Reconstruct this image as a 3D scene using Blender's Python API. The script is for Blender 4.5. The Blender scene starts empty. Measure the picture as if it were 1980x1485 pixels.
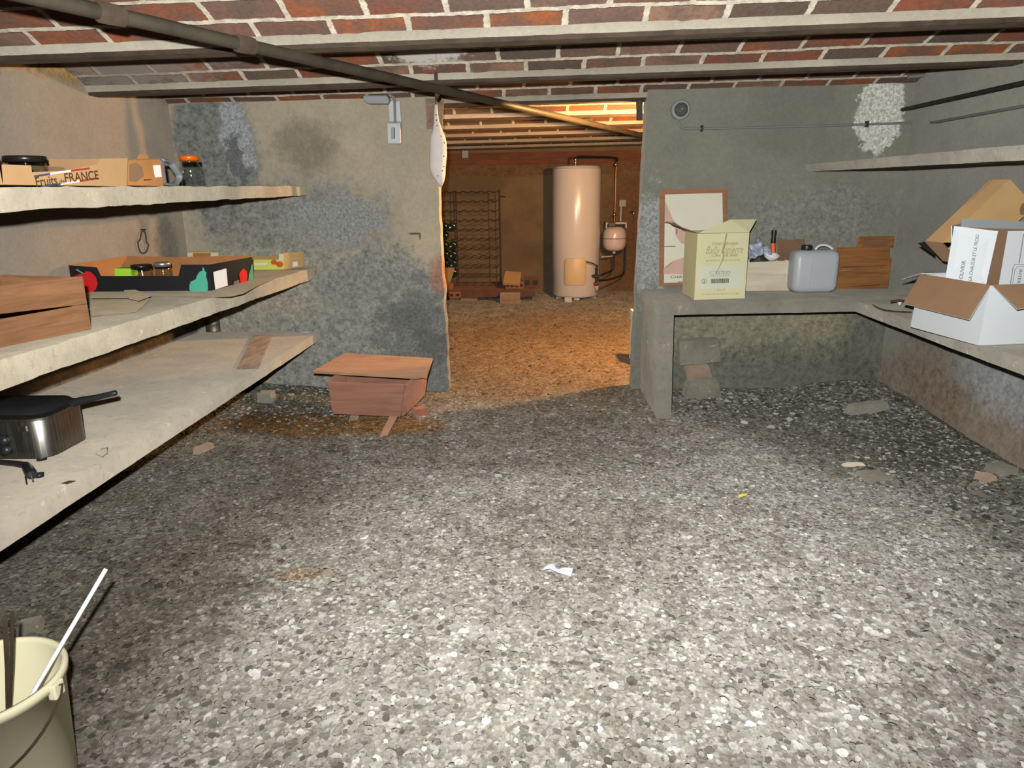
import bpy, math, random
from mathutils import Vector, Matrix, noise
random.seed(7)
C = bpy.context.scene.collection
V = Vector
# ------------------------------------------------------------------ camera
F=1375.0; CH=1.15
PITCH=math.atan(370.5/F); YAW=math.atan(40*math.cos(PITCH)/F); ROLL=math.radians(0.8)
fw=V((-math.sin(YAW)*math.cos(PITCH),math.cos(YAW)*math.cos(PITCH),-math.sin(PITCH)))
r0=V((math.cos(YAW),math.sin(YAW),0)); u0=r0.cross(fw)
rt=r0*math.cos(ROLL)-u0*math.sin(ROLL); up=r0*math.sin(ROLL)+u0*math.cos(ROLL)
cam=bpy.data.cameras.new('camera'); co=bpy.data.objects.new('camera',cam); C.objects.link(co)
cam.sensor_width=36; cam.lens=36*F/1980; cam.clip_start=.02
M=Matrix((rt,up,-fw)).transposed().to_4x4(); M.translation=V((0,0,CH)); co.matrix_world=M
bpy.context.scene.camera=co
def at(x,y,ax,v):
    d=fw*F+rt*(x-990)+up*(742.5-y); o=V((0,0,CH)); t=(v-o[ax])/d[ax]
    return o+d*t
def Z(x,y,v): return at(x,y,2,v)
def Y(x,y,v): return at(x,y,1,v)
def X(x,y,v): return at(x,y,0,v)
# ------------------------------------------------------------------ node helpers
class NT:
    def __init__(s,name):
        s.m=bpy.data.materials.new(name); s.m.use_nodes=True; s.t=s.m.node_tree
        s.b=s.t.nodes['Principled BSDF']; s.P=s.n('ShaderNodeTexCoord').outputs['Object']
    def n(s,k,**kw):
        nd=s.t.nodes.new(k)
        for a,b in kw.items(): setattr(nd,a,b)
        return nd
    def set(s,sock,v):
        if hasattr(v,'links'): s.t.links.new(v,sock)
        elif v is not None:
            if sock.type=='RGBA' and not hasattr(v,'__len__'): v=(v,v,v,1)
            if sock.type=='RGBA' and len(v)==3: v=(*v,1)
            sock.default_value=v
    def math(s,op,a,b=None,c=None,clamp=False):
        nd=s.n('ShaderNodeMath',operation=op,use_clamp=clamp); s.set(nd.inputs[0],a)
        if b is not None: s.set(nd.inputs[1],b)
        if c is not None: s.set(nd.inputs[2],c)
        return nd.outputs[0]
    def vm(s,op,a,b=None,sc=None):
        nd=s.n('ShaderNodeVectorMath',operation=op); s.set(nd.inputs[0],a)
        if b is not None: s.set(nd.inputs[1],b)
        if sc is not None: s.set(nd.inputs['Scale'],sc)
        return nd.outputs['Value'] if op in('LENGTH','DISTANCE','DOT_PRODUCT') else nd.outputs[0]
    def noise(s,scale,detail=4,rough=.55,vec=None,col=False,dist=0):
        nd=s.n('ShaderNodeTexNoise'); s.set(nd.inputs['Vector'],vec or s.P)
        nd.inputs['Scale'].default_value=scale; nd.inputs['Detail'].default_value=detail
        nd.inputs['Roughness'].default_value=rough; nd.inputs['Distortion'].default_value=dist
        return nd.outputs['Color' if col else 'Fac']
    def vor(s,scale,feature='F1',out='Distance',vec=None):
        nd=s.n('ShaderNodeTexVoronoi',feature=feature); s.set(nd.inputs['Vector'],vec or s.P)
        nd.inputs['Scale'].default_value=scale; return nd.outputs[out]
    def ramp(s,f,st):
        nd=s.n('ShaderNodeValToRGB'); s.set(nd.inputs[0],f); e=nd.color_ramp.elements
        while len(e)<len(st): e.new(.5)
        for i,(p,c) in enumerate(st):
            e[i].position=p
            if not hasattr(c,'__len__'): c=(c,c,c)
            e[i].color=(*c[:3],1)
        return nd.outputs[0]
    def step(s,f,a,b,lo=0,hi=1):
        nd=s.n('ShaderNodeMapRange',interpolation_type='SMOOTHSTEP'); s.set(nd.inputs[0],f)
        for i,v in enumerate((a,b,lo,hi)): s.set(nd.inputs[i+1],v)
        return nd.outputs[0]
    def mix(s,f,a,b,mode='MIX'):
        nd=s.n('ShaderNodeMix',data_type='RGBA',blend_type=mode); s.set(nd.inputs[0],f)
        s.set(nd.inputs[6],a); s.set(nd.inputs[7],b); return nd.outputs[2]
    def blob(s,c,r,amp=.35,scale=3.5,soft=.35):
        # patch of dirt, damp, dust or painted lamplight around a place in the room, with a ragged edge
        p=s.vm('SUBTRACT',s.P,tuple(c)); p=s.vm('DIVIDE',p,tuple(r)); l=s.vm('LENGTH',p)
        if not hasattr(s,'_bn'): s._bn={}
        if scale not in s._bn: s._bn[scale]=s.noise(scale,6,.65)
        l=s.math('ADD',l,s.math('MULTIPLY',s.math('SUBTRACT',s._bn[scale],.5),amp*4))
        if not hasattr(s,'_hf'): s._hf=s.math('MULTIPLY',s.math('SUBTRACT',s.noise(26,6,.75),.5),1.6)
        l=s.math('ADD',l,s.math('MULTIPLY',s._hf,min(1,amp*2.2)))
        return s.step(l,1+soft,1-soft)
    def bump(s,h,strength=.5,dist=.01,prev=None):
        nd=s.n('ShaderNodeBump'); nd.inputs['Strength'].default_value=strength; nd.inputs['Distance'].default_value=dist
        s.set(nd.inputs['Height'],h)
        if prev is not None: s.set(nd.inputs['Normal'],prev)
        return nd.outputs[0]
    def out(s,col,rough=.8,metal=0,norm=None,spec=.3):
        s.set(s.b.inputs['Base Color'],col); s.set(s.b.inputs['Roughness'],rough); s.set(s.b.inputs['Metallic'],metal)
        s.b.inputs['Specular IOR Level'].default_value=spec
        if rough>.72 if isinstance(rough,float) else False: s.b.inputs['Diffuse Roughness'].default_value=1.0
        if norm is not None: s.set(s.b.inputs['Normal'],norm)
        return s.m
def srgb(r,g,b):
    f=lambda c:(c/255/12.92) if c/255<=.04045 else ((c/255+.055)/1.055)**2.4
    return (f(r),f(g),f(b))
def plain(name,c,rough=.6,metal=0,var=.12,scale=8,spec=.35,bump=.0,bs=60):
    s=NT(name); f=s.noise(scale,5,.6)
    col=s.ramp(f,[(.3,tuple(x*(1-var) for x in c)),(.7,tuple(min(1,x*(1+var)) for x in c))])
    nm=s.bump(s.noise(bs,4,.6),bump,.004) if bump else None
    return s.out(col,rough,metal,nm,spec)
# ------------------------------------------------------------------ mesh builder (world coordinates)
class MB:
    def __init__(s): s.v=[]; s.f=[]; s.sm=[]
    def add(s,vs,fs,smooth=False):
        o=len(s.v); s.v+=[V(p) for p in vs]; s.f+=[tuple(i+o for i in f) for f in fs]; s.sm+=[smooth]*len(fs); return s
    def hexa(s,p):   # 8 corners: bottom ring 0-3, top ring 4-7
        return s.add(p,[(3,2,1,0),(4,5,6,7),(0,1,5,4),(1,2,6,5),(2,3,7,6),(3,0,4,7)])
    def box(s,a,b,rot=None,piv=None):
        x0,y0,z0=a;x1,y1,z1=b
        p=[V(q) for q in((x0,y0,z0),(x1,y0,z0),(x1,y1,z0),(x0,y1,z0),(x0,y0,z1),(x1,y0,z1),(x1,y1,z1),(x0,y1,z1))]
        if rot is not None:
            c=V(piv) if piv is not None else (V(a)+V(b))/2
            p=[c+rot@(q-c) for q in p]
        return s.hexa(p)
    def panel(s,q,t=.004):      # flat board from a ring of corners, given real thickness
        q=[V(p) for p in q]; n=V((0,0,0))
        for i in range(len(q)): n+=(q[i]-q[0]).cross(q[(i+1)%len(q)]-q[0])
        n=n.normalized()*t; k=len(q)
        return s.add(q+[p+n for p in q],[tuple(range(k))[::-1],tuple(range(k,2*k))]+[(i,(i+1)%k,k+(i+1)%k,k+i) for i in range(k)])
    def tube(s,pts,r,k=10,cap=True):
        pts=[V(p) for p in pts]; n=len(pts); rs=r if hasattr(r,'__len__') else [r]*n
        vs=[];prev=None
        for i,p in enumerate(pts):
            d=(pts[min(i+1,n-1)]-pts[max(i-1,0)]).normalized()
            if prev is None:
                a=V((0,0,1)) if abs(d.z)<.9 else V((1,0,0)); e=d.cross(a).normalized()
            else: e=(prev-d*prev.dot(d)).normalized()
            prev=e; g=d.cross(e)
            vs+=[p+(e*math.cos(2*math.pi*j/k)+g*math.sin(2*math.pi*j/k))*rs[i] for j in range(k)]
        fs=[(i*k+j,i*k+(j+1)%k,(i+1)*k+(j+1)%k,(i+1)*k+j) for i in range(n-1) for j in range(k)]
        s.add(vs,fs,True)
        if cap: s.add(vs[:k],[tuple(range(k))[::-1]]); s.add(vs[-k:],[tuple(range(k))])
        return s
    def lathe(s,prof,c,k=32,axis=None,smooth=True,sx=1,sy=1):
        c=V(c); R=V((0,0,1)).rotation_difference(V(axis)).to_matrix() if axis is not None else Matrix.Identity(3)
        vs=[c+R@V((r*sx*math.cos(2*math.pi*j/k),r*sy*math.sin(2*math.pi*j/k),z)) for r,z in prof for j in range(k)]
        fs=[(i*k+j,i*k+(j+1)%k,(i+1)*k+(j+1)%k,(i+1)*k+j) for i in range(len(prof)-1) for j in range(k)]
        return s.add(vs,fs,smooth)
    def prism(s,poly,base,ux,uy,h,smooth=False):   # polygon in plane(ux,uy) at base, extruded along h
        base=V(base);ux=V(ux);uy=V(uy);h=V(h)
        a=[base+ux*x+uy*y for x,y in poly]; k=len(a)
        s.add(a+[p+h for p in a],[tuple(range(k))[::-1],tuple(range(k,2*k))])
        return s.add(a+[p+h for p in a],[(i,(i+1)%k,k+(i+1)%k,k+i) for i in range(k)],smooth)
    def rough(s,corner,res=.04,amp=.004,seed=0,fr=6,edge=1.6):
        # subdivided hexahedron with hand-cast unevenness; corner = 8 pts
        p=[V(q) for q in corner]
        L=[max((p[b]-p[a]).length for a,b in e) for e in(((0,1),(3,2),(4,5),(7,6)),((0,3),(1,2),(4,7),(5,6)),((0,4),(1,5),(2,6),(3,7)))]
        n=[max(1,min(160,int(round(l/res)))) for l in L]; ids={}; vs=[]; fs=[]
        so=V((seed*3.1,seed*1.7,seed*.9))
        def vid(i,j,k):
            if (i,j,k) in ids: return ids[i,j,k]
            u,w,t=i/n[0],j/n[1],k/n[2]
            a=p[0]*(1-u)*(1-w)+p[1]*u*(1-w)+p[2]*u*w+p[3]*(1-u)*w
            b=p[4]*(1-u)*(1-w)+p[5]*u*(1-w)+p[6]*u*w+p[7]*(1-u)*w
            q=a*(1-t)+b*t
            e=(i in(0,n[0]))+(j in(0,n[1]))+(k in(0,n[2]))
            d=noise.noise_vector(q*fr+so)*.7+noise.noise_vector(q*fr*4+so)*.4
            q=q+d*amp*(edge if e>1 else 1)
            ids[i,j,k]=len(vs); vs.append(q); return ids[i,j,k]
        for a,b,fn in((0,1,lambda i,j,e:(i,j,e)),(0,2,lambda i,j,e:(i,e,j)),(1,2,lambda i,j,e:(e,i,j))):
            c=3-a-b
            for e in(0,n[c]):
                for i in range(n[a]):
                    for j in range(n[b]):
                        q=[vid(*fn(x,y,e)) for x,y in((i,j),(i+1,j),(i+1,j+1),(i,j+1))]
                        flip=(e==0)^(c==1)
                        fs.append(tuple(q[::-1] if flip else q))
        return s.add(vs,fs,False)
    def build(s,name,mat,parent=None,bevel=0,angle=False,seg=2,uv=None):
        me=bpy.data.meshes.new(name); off=V((0,0,0))
        if parent is not None: off=wloc(parent)
        me.from_pydata([p-off for p in s.v],[],s.f); me.polygons.foreach_set('use_smooth',s.sm)
        if uv: 
            l=me.uv_layers.new(name='UVMap')
            for lp in me.loops: l.data[lp.index].uv=uv[lp.vertex_index]
        me.update(); me.materials.append(mat)
        o=bpy.data.objects.new(name,me); C.objects.link(o)
        if parent is not None: o.parent=parent
        if bevel:
            b=o.modifiers.new('bevel','BEVEL'); b.width=bevel; b.segments=seg; b.limit_method='ANGLE'; b.angle_limit=.6
        if angle:
            for pl in me.polygons: pl.use_smooth=True
            me.set_sharp_from_angle(angle=.7)
        return o
def wloc(o):
    p=V((0,0,0))
    while o is not None: p+=V(o.location); o=o.parent
    return p
def thing(name,label,cat,loc,group=None):
    o=bpy.data.objects.new(name,None); C.objects.link(o); o.location=V(loc); o.empty_display_size=.05
    o['label']=label; o['category']=cat
    if group: o['group']=group
    return o
def tag(o,label,cat,group=None):
    o['label']=label; o['category']=cat
    if group: o['group']=group
    return o
def struct(o): o['kind']='structure'; return o
def lab(o,l): o['label']=l; return o
def dup(root,delta,label=None):
    r=root.copy(); C.objects.link(r); r.location=V(root.location)+V(delta)
    if label: r['label']=label
    for ch in list(root.children):
        c=ch.copy(); C.objects.link(c); c.parent=r
    return r
def text(s,body,base,ux,uy,size,mat,parent,name='lettering',font_shear=0,width=None,thick=.0004,label=None):
    cu=bpy.data.curves.new('t','FONT'); cu.body=body; cu.size=1; cu.shear=font_shear; cu.offset=thick*8
    o=bpy.data.objects.new('t',cu); C.objects.link(o); bpy.context.view_layer.update()
    me=bpy.data.meshes.new_from_object(o.evaluated_get(bpy.context.evaluated_depsgraph_get()))
    bpy.data.objects.remove(o); ux=V(ux).normalized(); uy=V(uy).normalized(); n=ux.cross(uy)
    xs=[v.co.x for v in me.vertices]; x0=min(xs); w=max(xs)-x0
    kx=size if width is None else width/w
    off=wloc(parent); base=V(base)
    for v in me.vertices: v.co=base+ux*((v.co.x-x0)*kx)+uy*(v.co.y*size)+n*.0012-off
    me.name=name; me.materials.clear(); me.materials.append(mat)
    ob=bpy.data.objects.new(name,me); C.objects.link(ob); ob.parent=parent
    if label: ob['label']=label
    return ob
# ------------------------------------------------------------------ materials
def plaster(name,base,alt,blobs,grain=.5,bs=.5):
    s=NT(name)
    n1=s.noise(1.3,7,.6); n2=s.noise(9,6,.7); n3=s.noise(60,5,.7)
    col=s.mix(s.step(n1,.38,.64),base,alt)
    col=s.mix(s.math('MULTIPLY',s.step(n2,.4,.75),.35),col,tuple(c*.7 for c in base))
    for b in blobs:
        c,r,bc,strength=b[:4]; kw=b[4] if len(b)>4 else {}
        m=s.math('MULTIPLY',s.blob(c,r,**kw),strength)
        spk=s.ramp(s.noise(kw.get('scale',3.5)*7,8,.8),[(.38,tuple(x*.5 for x in bc)),(.5,bc),(.62,tuple(min(1,x*1.45) for x in bc))])
        col=s.mix(m,col,spk)
    g=s.ramp(n3,[(.3,1-grain*.35),(.7,1+grain*.0)])
    col=s.mix(1,col,g,'MULTIPLY')
    nm=s.bump(n3,bs*.35,.004); nm=s.bump(n2,bs*.8,.012,nm); nm=s.bump(s.noise(240,2,.5),bs*.3,.0015,nm)
    return s.out(col,.93,0,nm,.15)
TAN=srgb(188,176,150); GREY=srgb(136,136,122); DK=srgb(62,64,60); BLUE=srgb(150,154,155)
mat_wl=plaster('plaster_left',srgb(152,140,122),srgb(139,130,116),[
    ((-1.95,2.2,1.72),(.3,2.2,.09),srgb(150,118,66),.9,dict(amp=.3,scale=4)),
    ((-1.98,4.0,.15),(.4,1.5,.35),srgb(90,88,78),.8),
    ((-1.98,3.9,.9),(.3,.12,.14),srgb(95,90,80),.6)])
mat_wb=plaster('plaster_back_left',TAN,srgb(172,163,142),[
    ((-1.75,4.12,1.35),(.24,.3,.42),srgb(128,130,124),.95,dict(amp=.15,soft=.15)),
    ((-1.62,4.12,1.45),(.08,.3,.22),srgb(166,171,170),.9,dict(amp=.5,scale=8,soft=.2)),
    ((-1.64,4.12,1.33),(.05,.3,.14),srgb(84,84,80),.7,dict(amp=.8,scale=18,soft=.2)),
    ((-1.25,4.12,1.42),(.17,.3,.12),srgb(110,103,84),.5,dict(amp=.6,scale=5,soft=.5)),
    ((-1.35,4.12,1.0),(.55,.3,.22),srgb(138,137,128),.9,dict(amp=.3)),
    ((-1.12,4.12,1.0),(.28,.3,.17),srgb(150,153,150),.8,dict(amp=.6,scale=9,soft=.3)),
    ((-1.4,4.12,.45),(.75,.3,.42),srgb(158,155,140),.9,dict(amp=.28,soft=.25)),
    ((-.85,4.12,.62),(.42,.3,.22),srgb(140,141,133),.9,dict(amp=.5,scale=6,soft=.25)),
    ((-.95,4.12,.16),(.7,.3,.42),srgb(146,147,137),.9,dict(amp=.4,scale=5,soft=.25)),
    ((-.6,4.12,.3),(.3,.3,.33),srgb(118,121,117),.8,dict(amp=.6,scale=9,soft=.2)),
    ((-.72,4.12,.45),(.2,.3,.07),srgb(90,92,87),.4,dict(amp=.8,scale=12,soft=.3)),
    ((-.58,4.12,.28),(.1,.3,.1),srgb(84,86,80),.45,dict(amp=.8,scale=14,soft=.3)),
    ((-.66,4.12,.93),(.035,.3,.006),srgb(60,56,44),.8,dict(amp=.25,scale=12,soft=.3)),
    ((-.63,4.12,.915),(.007,.3,.02),srgb(60,56,44),.7,dict(amp=.3,scale=16,soft=.3)),
    ((-.52,4.12,.7),(.06,.3,.1),srgb(170,118,90),.7,dict(amp=.3,scale=8))],bs=.6)
mat_wr=plaster('plaster_back_right',srgb(142,141,126),srgb(129,129,116),[
    ((.68,4.12,.85),(.09,.3,.3),srgb(168,170,164),.85,dict(amp=.6,scale=11,soft=.3)),
    ((1.55,4.12,1.0),(.45,.3,.16),srgb(140,140,130),.6,dict(amp=.6,scale=6,soft=.5)),
    ((1.885,4.12,1.53),(.125,.4,.21),srgb(205,204,192),1,dict(amp=.22,scale=9,soft=.06)),
    ((1.35,4.12,.35),(.6,.3,.2),srgb(146,142,116),.7,dict(amp=.4)),
    ((1.35,4.12,.1),(.8,.3,.16),srgb(108,107,96),.7,dict(amp=.5)),
    ((1.95,4.12,.35),(.14,.3,.4),srgb(96,96,86),.6,dict(amp=.3)),
    ((1.7,4.12,.4),(.18,.3,.08),srgb(150,144,116),.7,dict(amp=.4,scale=6))],bs=.5)
mat_wright=plaster('plaster_right',srgb(132,130,118),srgb(120,118,108),[
    ((2.1,3.0,.1),(.4,1.6,.16),srgb(126,106,88),.6,dict(amp=.5)),
    ((2.1,3.6,.25),(.4,.3,.25),srgb(112,96,80),.6,dict(amp=.5)),
    ((2.1,2.9,.35),(.4,.5,.18),srgb(140,142,142),.6,dict(amp=.3))])
mat_far=plaster('plaster_far_room',srgb(142,122,92),srgb(118,102,80),[
    ((1.2,8.5,.6),(.35,.6,.9),srgb(112,78,50),.6,dict(amp=.35)),
    ((-.4,8.5,1.45),(3,.6,.12),srgb(118,88,64),.6,dict(amp=.12,soft=.12))])
def concrete(name,c1,c2,bs=.5):
    s=NT(name); a=s.noise(4,6,.65); b=s.noise(45,6,.75); 
    col=s.mix(s.step(a,.35,.65),c1,c2); col=s.mix(1,col,s.ramp(b,[(.28,.55),(.42,.95),(.6,1.0)]),'MULTIPLY')
    col=s.mix(s.step(s.noise(22,3,.7),.62,.72,0,.35),col,srgb(205,196,160))
    nm=s.bump(b,bs,.006); nm=s.bump(s.noise(160,3,.6),bs*.5,.0025,nm)
    return s.out(col,.92,0,nm,.15)
mat_shelf=concrete('cast_concrete_warm',srgb(168,158,136),srgb(150,140,120),.75)
mat_shelf_low=concrete('cast_concrete_smooth',srgb(164,154,136),srgb(150,142,126),.2)
mat_bench=concrete('cast_concrete_grey',srgb(142,138,124),srgb(126,122,110),.35)
mat_stone=concrete('old_mortar_stone',srgb(140,136,122),srgb(118,114,100),.8)
mat_rust=plain('rusty_steel',srgb(66,54,42),.75,.25,.35,14,bump=.4)
mat_iron=plain('dark_iron',srgb(60,58,52),.6,.5,.3,20)
mat_pipe=plain('painted_pipe',srgb(68,62,50),.55,.2,.25,10,bump=.2)
def vaultmat():
    s=NT('brick_vault'); uvn=s.n('ShaderNodeUVMap'); sep=s.n('ShaderNodeSeparateXYZ'); 
    dn=s.noise(14,3,.5,col=True); 
    uv=s.vm('ADD',uvn.outputs[0],s.vm('SCALE',s.vm('SUBTRACT',dn,(.5,.5,.5)),sc=.014)); s.set(sep.inputs[0],uv)
    bw,rh=.247,.1165; u,v=sep.outputs[0],sep.outputs[1]
    row=s.math('FLOOR',s.math('DIVIDE',v,rh)); par=s.math('MULTIPLY',s.math('FLOORED_MODULO',row,2),.5)
    jit=s.n('ShaderNodeTexWhiteNoise',noise_dimensions='1D'); s.set(jit.inputs['W'],row)
    uu=s.math('ADD',s.math('ADD',s.math('DIVIDE',u,bw),par),s.math('MULTIPLY',jit.outputs[0],.18))
    colr=s.math('FLOOR',uu); fu=s.math('FRACT',uu); fv=s.math('FRACT',s.math('DIVIDE',v,rh))
    du=s.math('MULTIPLY',s.math('MINIMUM',fu,s.math('SUBTRACT',1,fu)),bw)
    dv=s.math('MULTIPLY',s.math('MINIMUM',fv,s.math('SUBTRACT',1,fv)),rh)
    d=s.math('MINIMUM',du,dv); d=s.math('ADD',d,s.math('MULTIPLY',s.math('SUBTRACT',s.noise(55,4,.6),.5),.009))
    m=s.step(d,.0085,.0115)
    cv=s.n('ShaderNodeCombineXYZ'); s.set(cv.inputs[0],row); s.set(cv.inputs[1],colr)
    wn=s.n('ShaderNodeTexWhiteNoise',noise_dimensions='2D'); s.set(wn.inputs['Vector'],cv.outputs[0])
    bc=s.ramp(wn.outputs[0],[(0,srgb(88,74,62)),(.18,srgb(104,86,72)),(.26,srgb(128,78,56)),(.45,srgb(136,82,56)),(.62,srgb(150,90,54)),(.74,srgb(120,72,56)),(.86,srgb(112,88,76)),(1,srgb(138,106,86))])
    bc=s.mix(s.step(s.noise(9,4,.6),.38,.62,0,.75),bc,srgb(96,80,70))
    bc=s.mix(1,bc,s.ramp(s.noise(70,4,.7),[(.3,.72),(.6,1)]),'MULTIPLY')
    mo=s.ramp(s.noise(30,5,.7),[(.3,srgb(150,140,122)),(.6,srgb(196,186,164))])
    col=s.mix(m,mo,bc)
    col=s.mix(s.blob((-.42,3.15,1.65),(.16,.12,.1),amp=.4,scale=9,soft=.2),col,srgb(178,172,160))
    col=s.mix(s.math('MULTIPLY',s.blob((-1.75,3.1,1.65),(.45,.3,.1),amp=.35,scale=6),.75),col,srgb(140,130,118))
    col=s.mix(1,col,(.74,.74,.74),'MULTIPLY')
    nm=s.bump(m,.9,-.004); nm=s.bump(s.noise(60,5,.7),.35,.004,nm)
    return s.out(col,.9,0,nm,.15)
mat_vault=vaultmat()
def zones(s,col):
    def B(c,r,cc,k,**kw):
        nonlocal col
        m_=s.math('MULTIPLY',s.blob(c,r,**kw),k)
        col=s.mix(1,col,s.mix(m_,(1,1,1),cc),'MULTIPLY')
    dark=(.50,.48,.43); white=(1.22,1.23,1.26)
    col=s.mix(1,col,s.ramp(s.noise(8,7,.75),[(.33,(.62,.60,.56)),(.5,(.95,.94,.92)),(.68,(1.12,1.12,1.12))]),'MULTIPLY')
    # darker ground by the shelves and the far corners, pale dust in the walked middle
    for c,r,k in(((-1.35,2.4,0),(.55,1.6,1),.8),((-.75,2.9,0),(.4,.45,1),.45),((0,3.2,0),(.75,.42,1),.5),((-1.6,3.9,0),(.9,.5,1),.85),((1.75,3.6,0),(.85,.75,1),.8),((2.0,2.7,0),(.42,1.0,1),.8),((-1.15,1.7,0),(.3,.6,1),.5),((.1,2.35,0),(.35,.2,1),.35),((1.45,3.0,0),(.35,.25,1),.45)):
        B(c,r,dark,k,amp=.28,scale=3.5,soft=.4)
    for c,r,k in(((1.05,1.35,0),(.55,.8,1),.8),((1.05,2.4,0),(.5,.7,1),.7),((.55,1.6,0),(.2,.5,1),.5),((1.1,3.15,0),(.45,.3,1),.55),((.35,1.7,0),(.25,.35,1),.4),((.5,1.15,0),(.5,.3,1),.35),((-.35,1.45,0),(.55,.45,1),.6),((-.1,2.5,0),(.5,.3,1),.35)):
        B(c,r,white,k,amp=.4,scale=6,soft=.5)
    B((-1.05,3.45,0),(.62,.17,1),(1.05,.55,.20),.9,amp=.25,scale=4,soft=.3)  # warm bulb light through the doorway, painted into the floor colour
    B((.1,5.3,0),(1.3,1.6,1),(.62,.42,.26),.85,amp=.3,soft=.5)  # orange bulb light of the back room, tinted into its floor colour
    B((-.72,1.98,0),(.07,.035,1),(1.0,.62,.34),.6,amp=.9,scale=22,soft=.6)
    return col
def floormat():
    s=NT('pebble_floor')
    w=s.vm('ADD',s.P,s.vm('SCALE',s.vm('SUBTRACT',s.noise(12,3,.5,col=True),(.5,.5,.5)),sc=.03))
    sq=s.vm('MULTIPLY',w,(1,.85,.0))
    d1=s.vor(34,vec=sq); c1=s.vor(34,out='Color',vec=sq); d2=s.vor(88,vec=sq); c2=s.vor(88,out='Color',vec=sq); d3=s.vor(190,vec=sq)
    g1=s.n('ShaderNodeSeparateColor'); s.set(g1.inputs[0],c1); g2=s.n('ShaderNodeSeparateColor'); s.set(g2.inputs[0],c2)
    base=s.ramp(g2.outputs[0],[(0,srgb(82,80,75)),(.25,srgb(114,112,105)),(.55,srgb(134,132,124)),(.8,srgb(152,150,142)),(1,srgb(180,178,171))])
    big=s.ramp(g1.outputs[0],[(0,srgb(80,77,72)),(.35,srgb(120,118,110)),(.7,srgb(139,136,128)),(1,srgb(172,170,162))])
    isbig=s.math('MULTIPLY',s.step(g1.outputs[1],.5,.55),s.step(d1,.5,.42))
    col=s.mix(isbig,base,big)
    edge=s.step(d2,.42,.62); ed1=s.math('MULTIPLY',s.math('MULTIPLY',s.step(d1,.36,.46),s.step(d1,.6,.5)),s.step(g1.outputs[1],.5,.55))
    col=s.mix(s.math('MULTIPLY',edge,.35),col,srgb(92,86,74)); col=s.mix(s.math('MULTIPLY',ed1,.45),col,srgb(84,78,67))
    col=s.mix(.3,col,s.ramp(s.noise(120,4,.7),[(.3,srgb(80,74,64)),(.7,srgb(190,184,168))]))
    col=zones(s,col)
    h=s.math('SUBTRACT',1,s.math('POWER',d2,2)); hb=s.math('MULTIPLY',s.math('SUBTRACT',1,d1),isbig)
    nm=s.bump(hb,.8,.010); nm=s.bump(h,.9,.006,nm); nm=s.bump(s.math('SUBTRACT',1,d3),.5,.0015,nm); nm=s.bump(s.noise(70,5,.7),.4,.003,nm)
    return s.out(col,.9,0,nm,.2)
mat_floor=floormat()
def pebmat(name,stops,z=False):
    s=NT(name); a=s.n('ShaderNodeAttribute',attribute_name='tone'); 
    col=s.ramp(a.outputs['Fac'],stops)
    col=s.mix(1,col,s.ramp(s.noise(70,5,.7),[(.3,.7),(.65,1)]),'MULTIPLY')
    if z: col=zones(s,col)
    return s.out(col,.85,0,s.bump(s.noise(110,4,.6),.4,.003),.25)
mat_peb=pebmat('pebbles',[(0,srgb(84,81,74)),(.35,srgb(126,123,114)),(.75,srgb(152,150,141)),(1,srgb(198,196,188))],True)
mat_rub=pebmat('damp_rubble',[(0,srgb(58,57,50)),(.4,srgb(96,95,85)),(.75,srgb(134,132,120)),(1,srgb(184,182,170))])
mat_card=plain('kraft_card',srgb(161,127,87),.8,0,.07,9)
mat_card_dk=plain('kraft_card_brown',srgb(121,94,69),.85,0,.08,9)
mat_card_or=plain('kraft_card_orange',srgb(160,109,61),.8,0,.12,12)
mat_card_yel=plain('kraft_card_yellow',srgb(172,141,94),.8,0,.06,9)
mat_white=plain('white_card',srgb(199,203,203),.6,0,.02,4)
mat_cream=plain('cream_card',srgb(200,194,152),.7,0,.04,5)
mat_cream2=plain('cream_card_pale',srgb(197,197,172),.7,0,.04,5)
mat_olive=plain('olive_card',srgb(150,140,104),.8,0,.06,6)
mat_ink=plain('ink_black',(.02,.02,.02),.7,0,.05)
mat_inkgrey=plain('ink_grey',srgb(110,112,112),.7,0,.05)
mat_inkolive=plain('ink_olive',srgb(146,138,92),.7,0,.05)
mat_inkbrown=plain('ink_brown',srgb(88,62,36),.7,0,.05)
mat_blue=plain('ink_blue',srgb(70,84,120),.7,0,.05); mat_red=plain('ink_red',srgb(186,66,48),.7,0,.05)
mat_paper=plain('white_paper',srgb(214,204,194),.8,0,.03,20)
mat_black=plain('black_card',(.012,.012,.013),.45,0,.1)
mat_blackpl=plain('black_plastic',(.018,.019,.02),.38,0,.15,6)
mat_apple=plain('printed_red',srgb(196,28,30),.6,0,.03); mat_pear=plain('printed_green',srgb(72,158,130),.6,0,.03)
mat_lime=plain('lime_card',srgb(158,206,60),.6,0,.05); mat_lime2=plain('lime_card_pale',srgb(190,196,84),.6,0,.05)
mat_tomato=plain('printed_tomato',srgb(190,82,30),.6,0,.2,60)
def woodmat(name,c1,c2,ax=(1,14,14)):
    s=NT(name); f=s.noise(3.2,6,.65,vec=s.vm('MULTIPLY',s.P,ax),dist=.6)
    col=s.mix(s.step(f,.32,.7),c1,c2); col=s.mix(s.step(s.noise(5,5,.6),.5,.75,0,.5),col,tuple(c*.5 for c in c1))
    return s.out(col,.75,0,s.bump(f,.3,.003),.25)
mat_wood=woodmat('crate_pine',srgb(151,103,56),srgb(121,77,42)); mat_wood_old=woodmat('crate_pine_old',srgb(131,93,62),srgb(103,69,46),(1,1,12))
mat_woodred=woodmat('pink_stained_wood',srgb(150,108,88),srgb(135,92,73)); mat_woodlid=woodmat('tan_board',srgb(165,126,96),srgb(152,113,87),(2,6,6))
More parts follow.
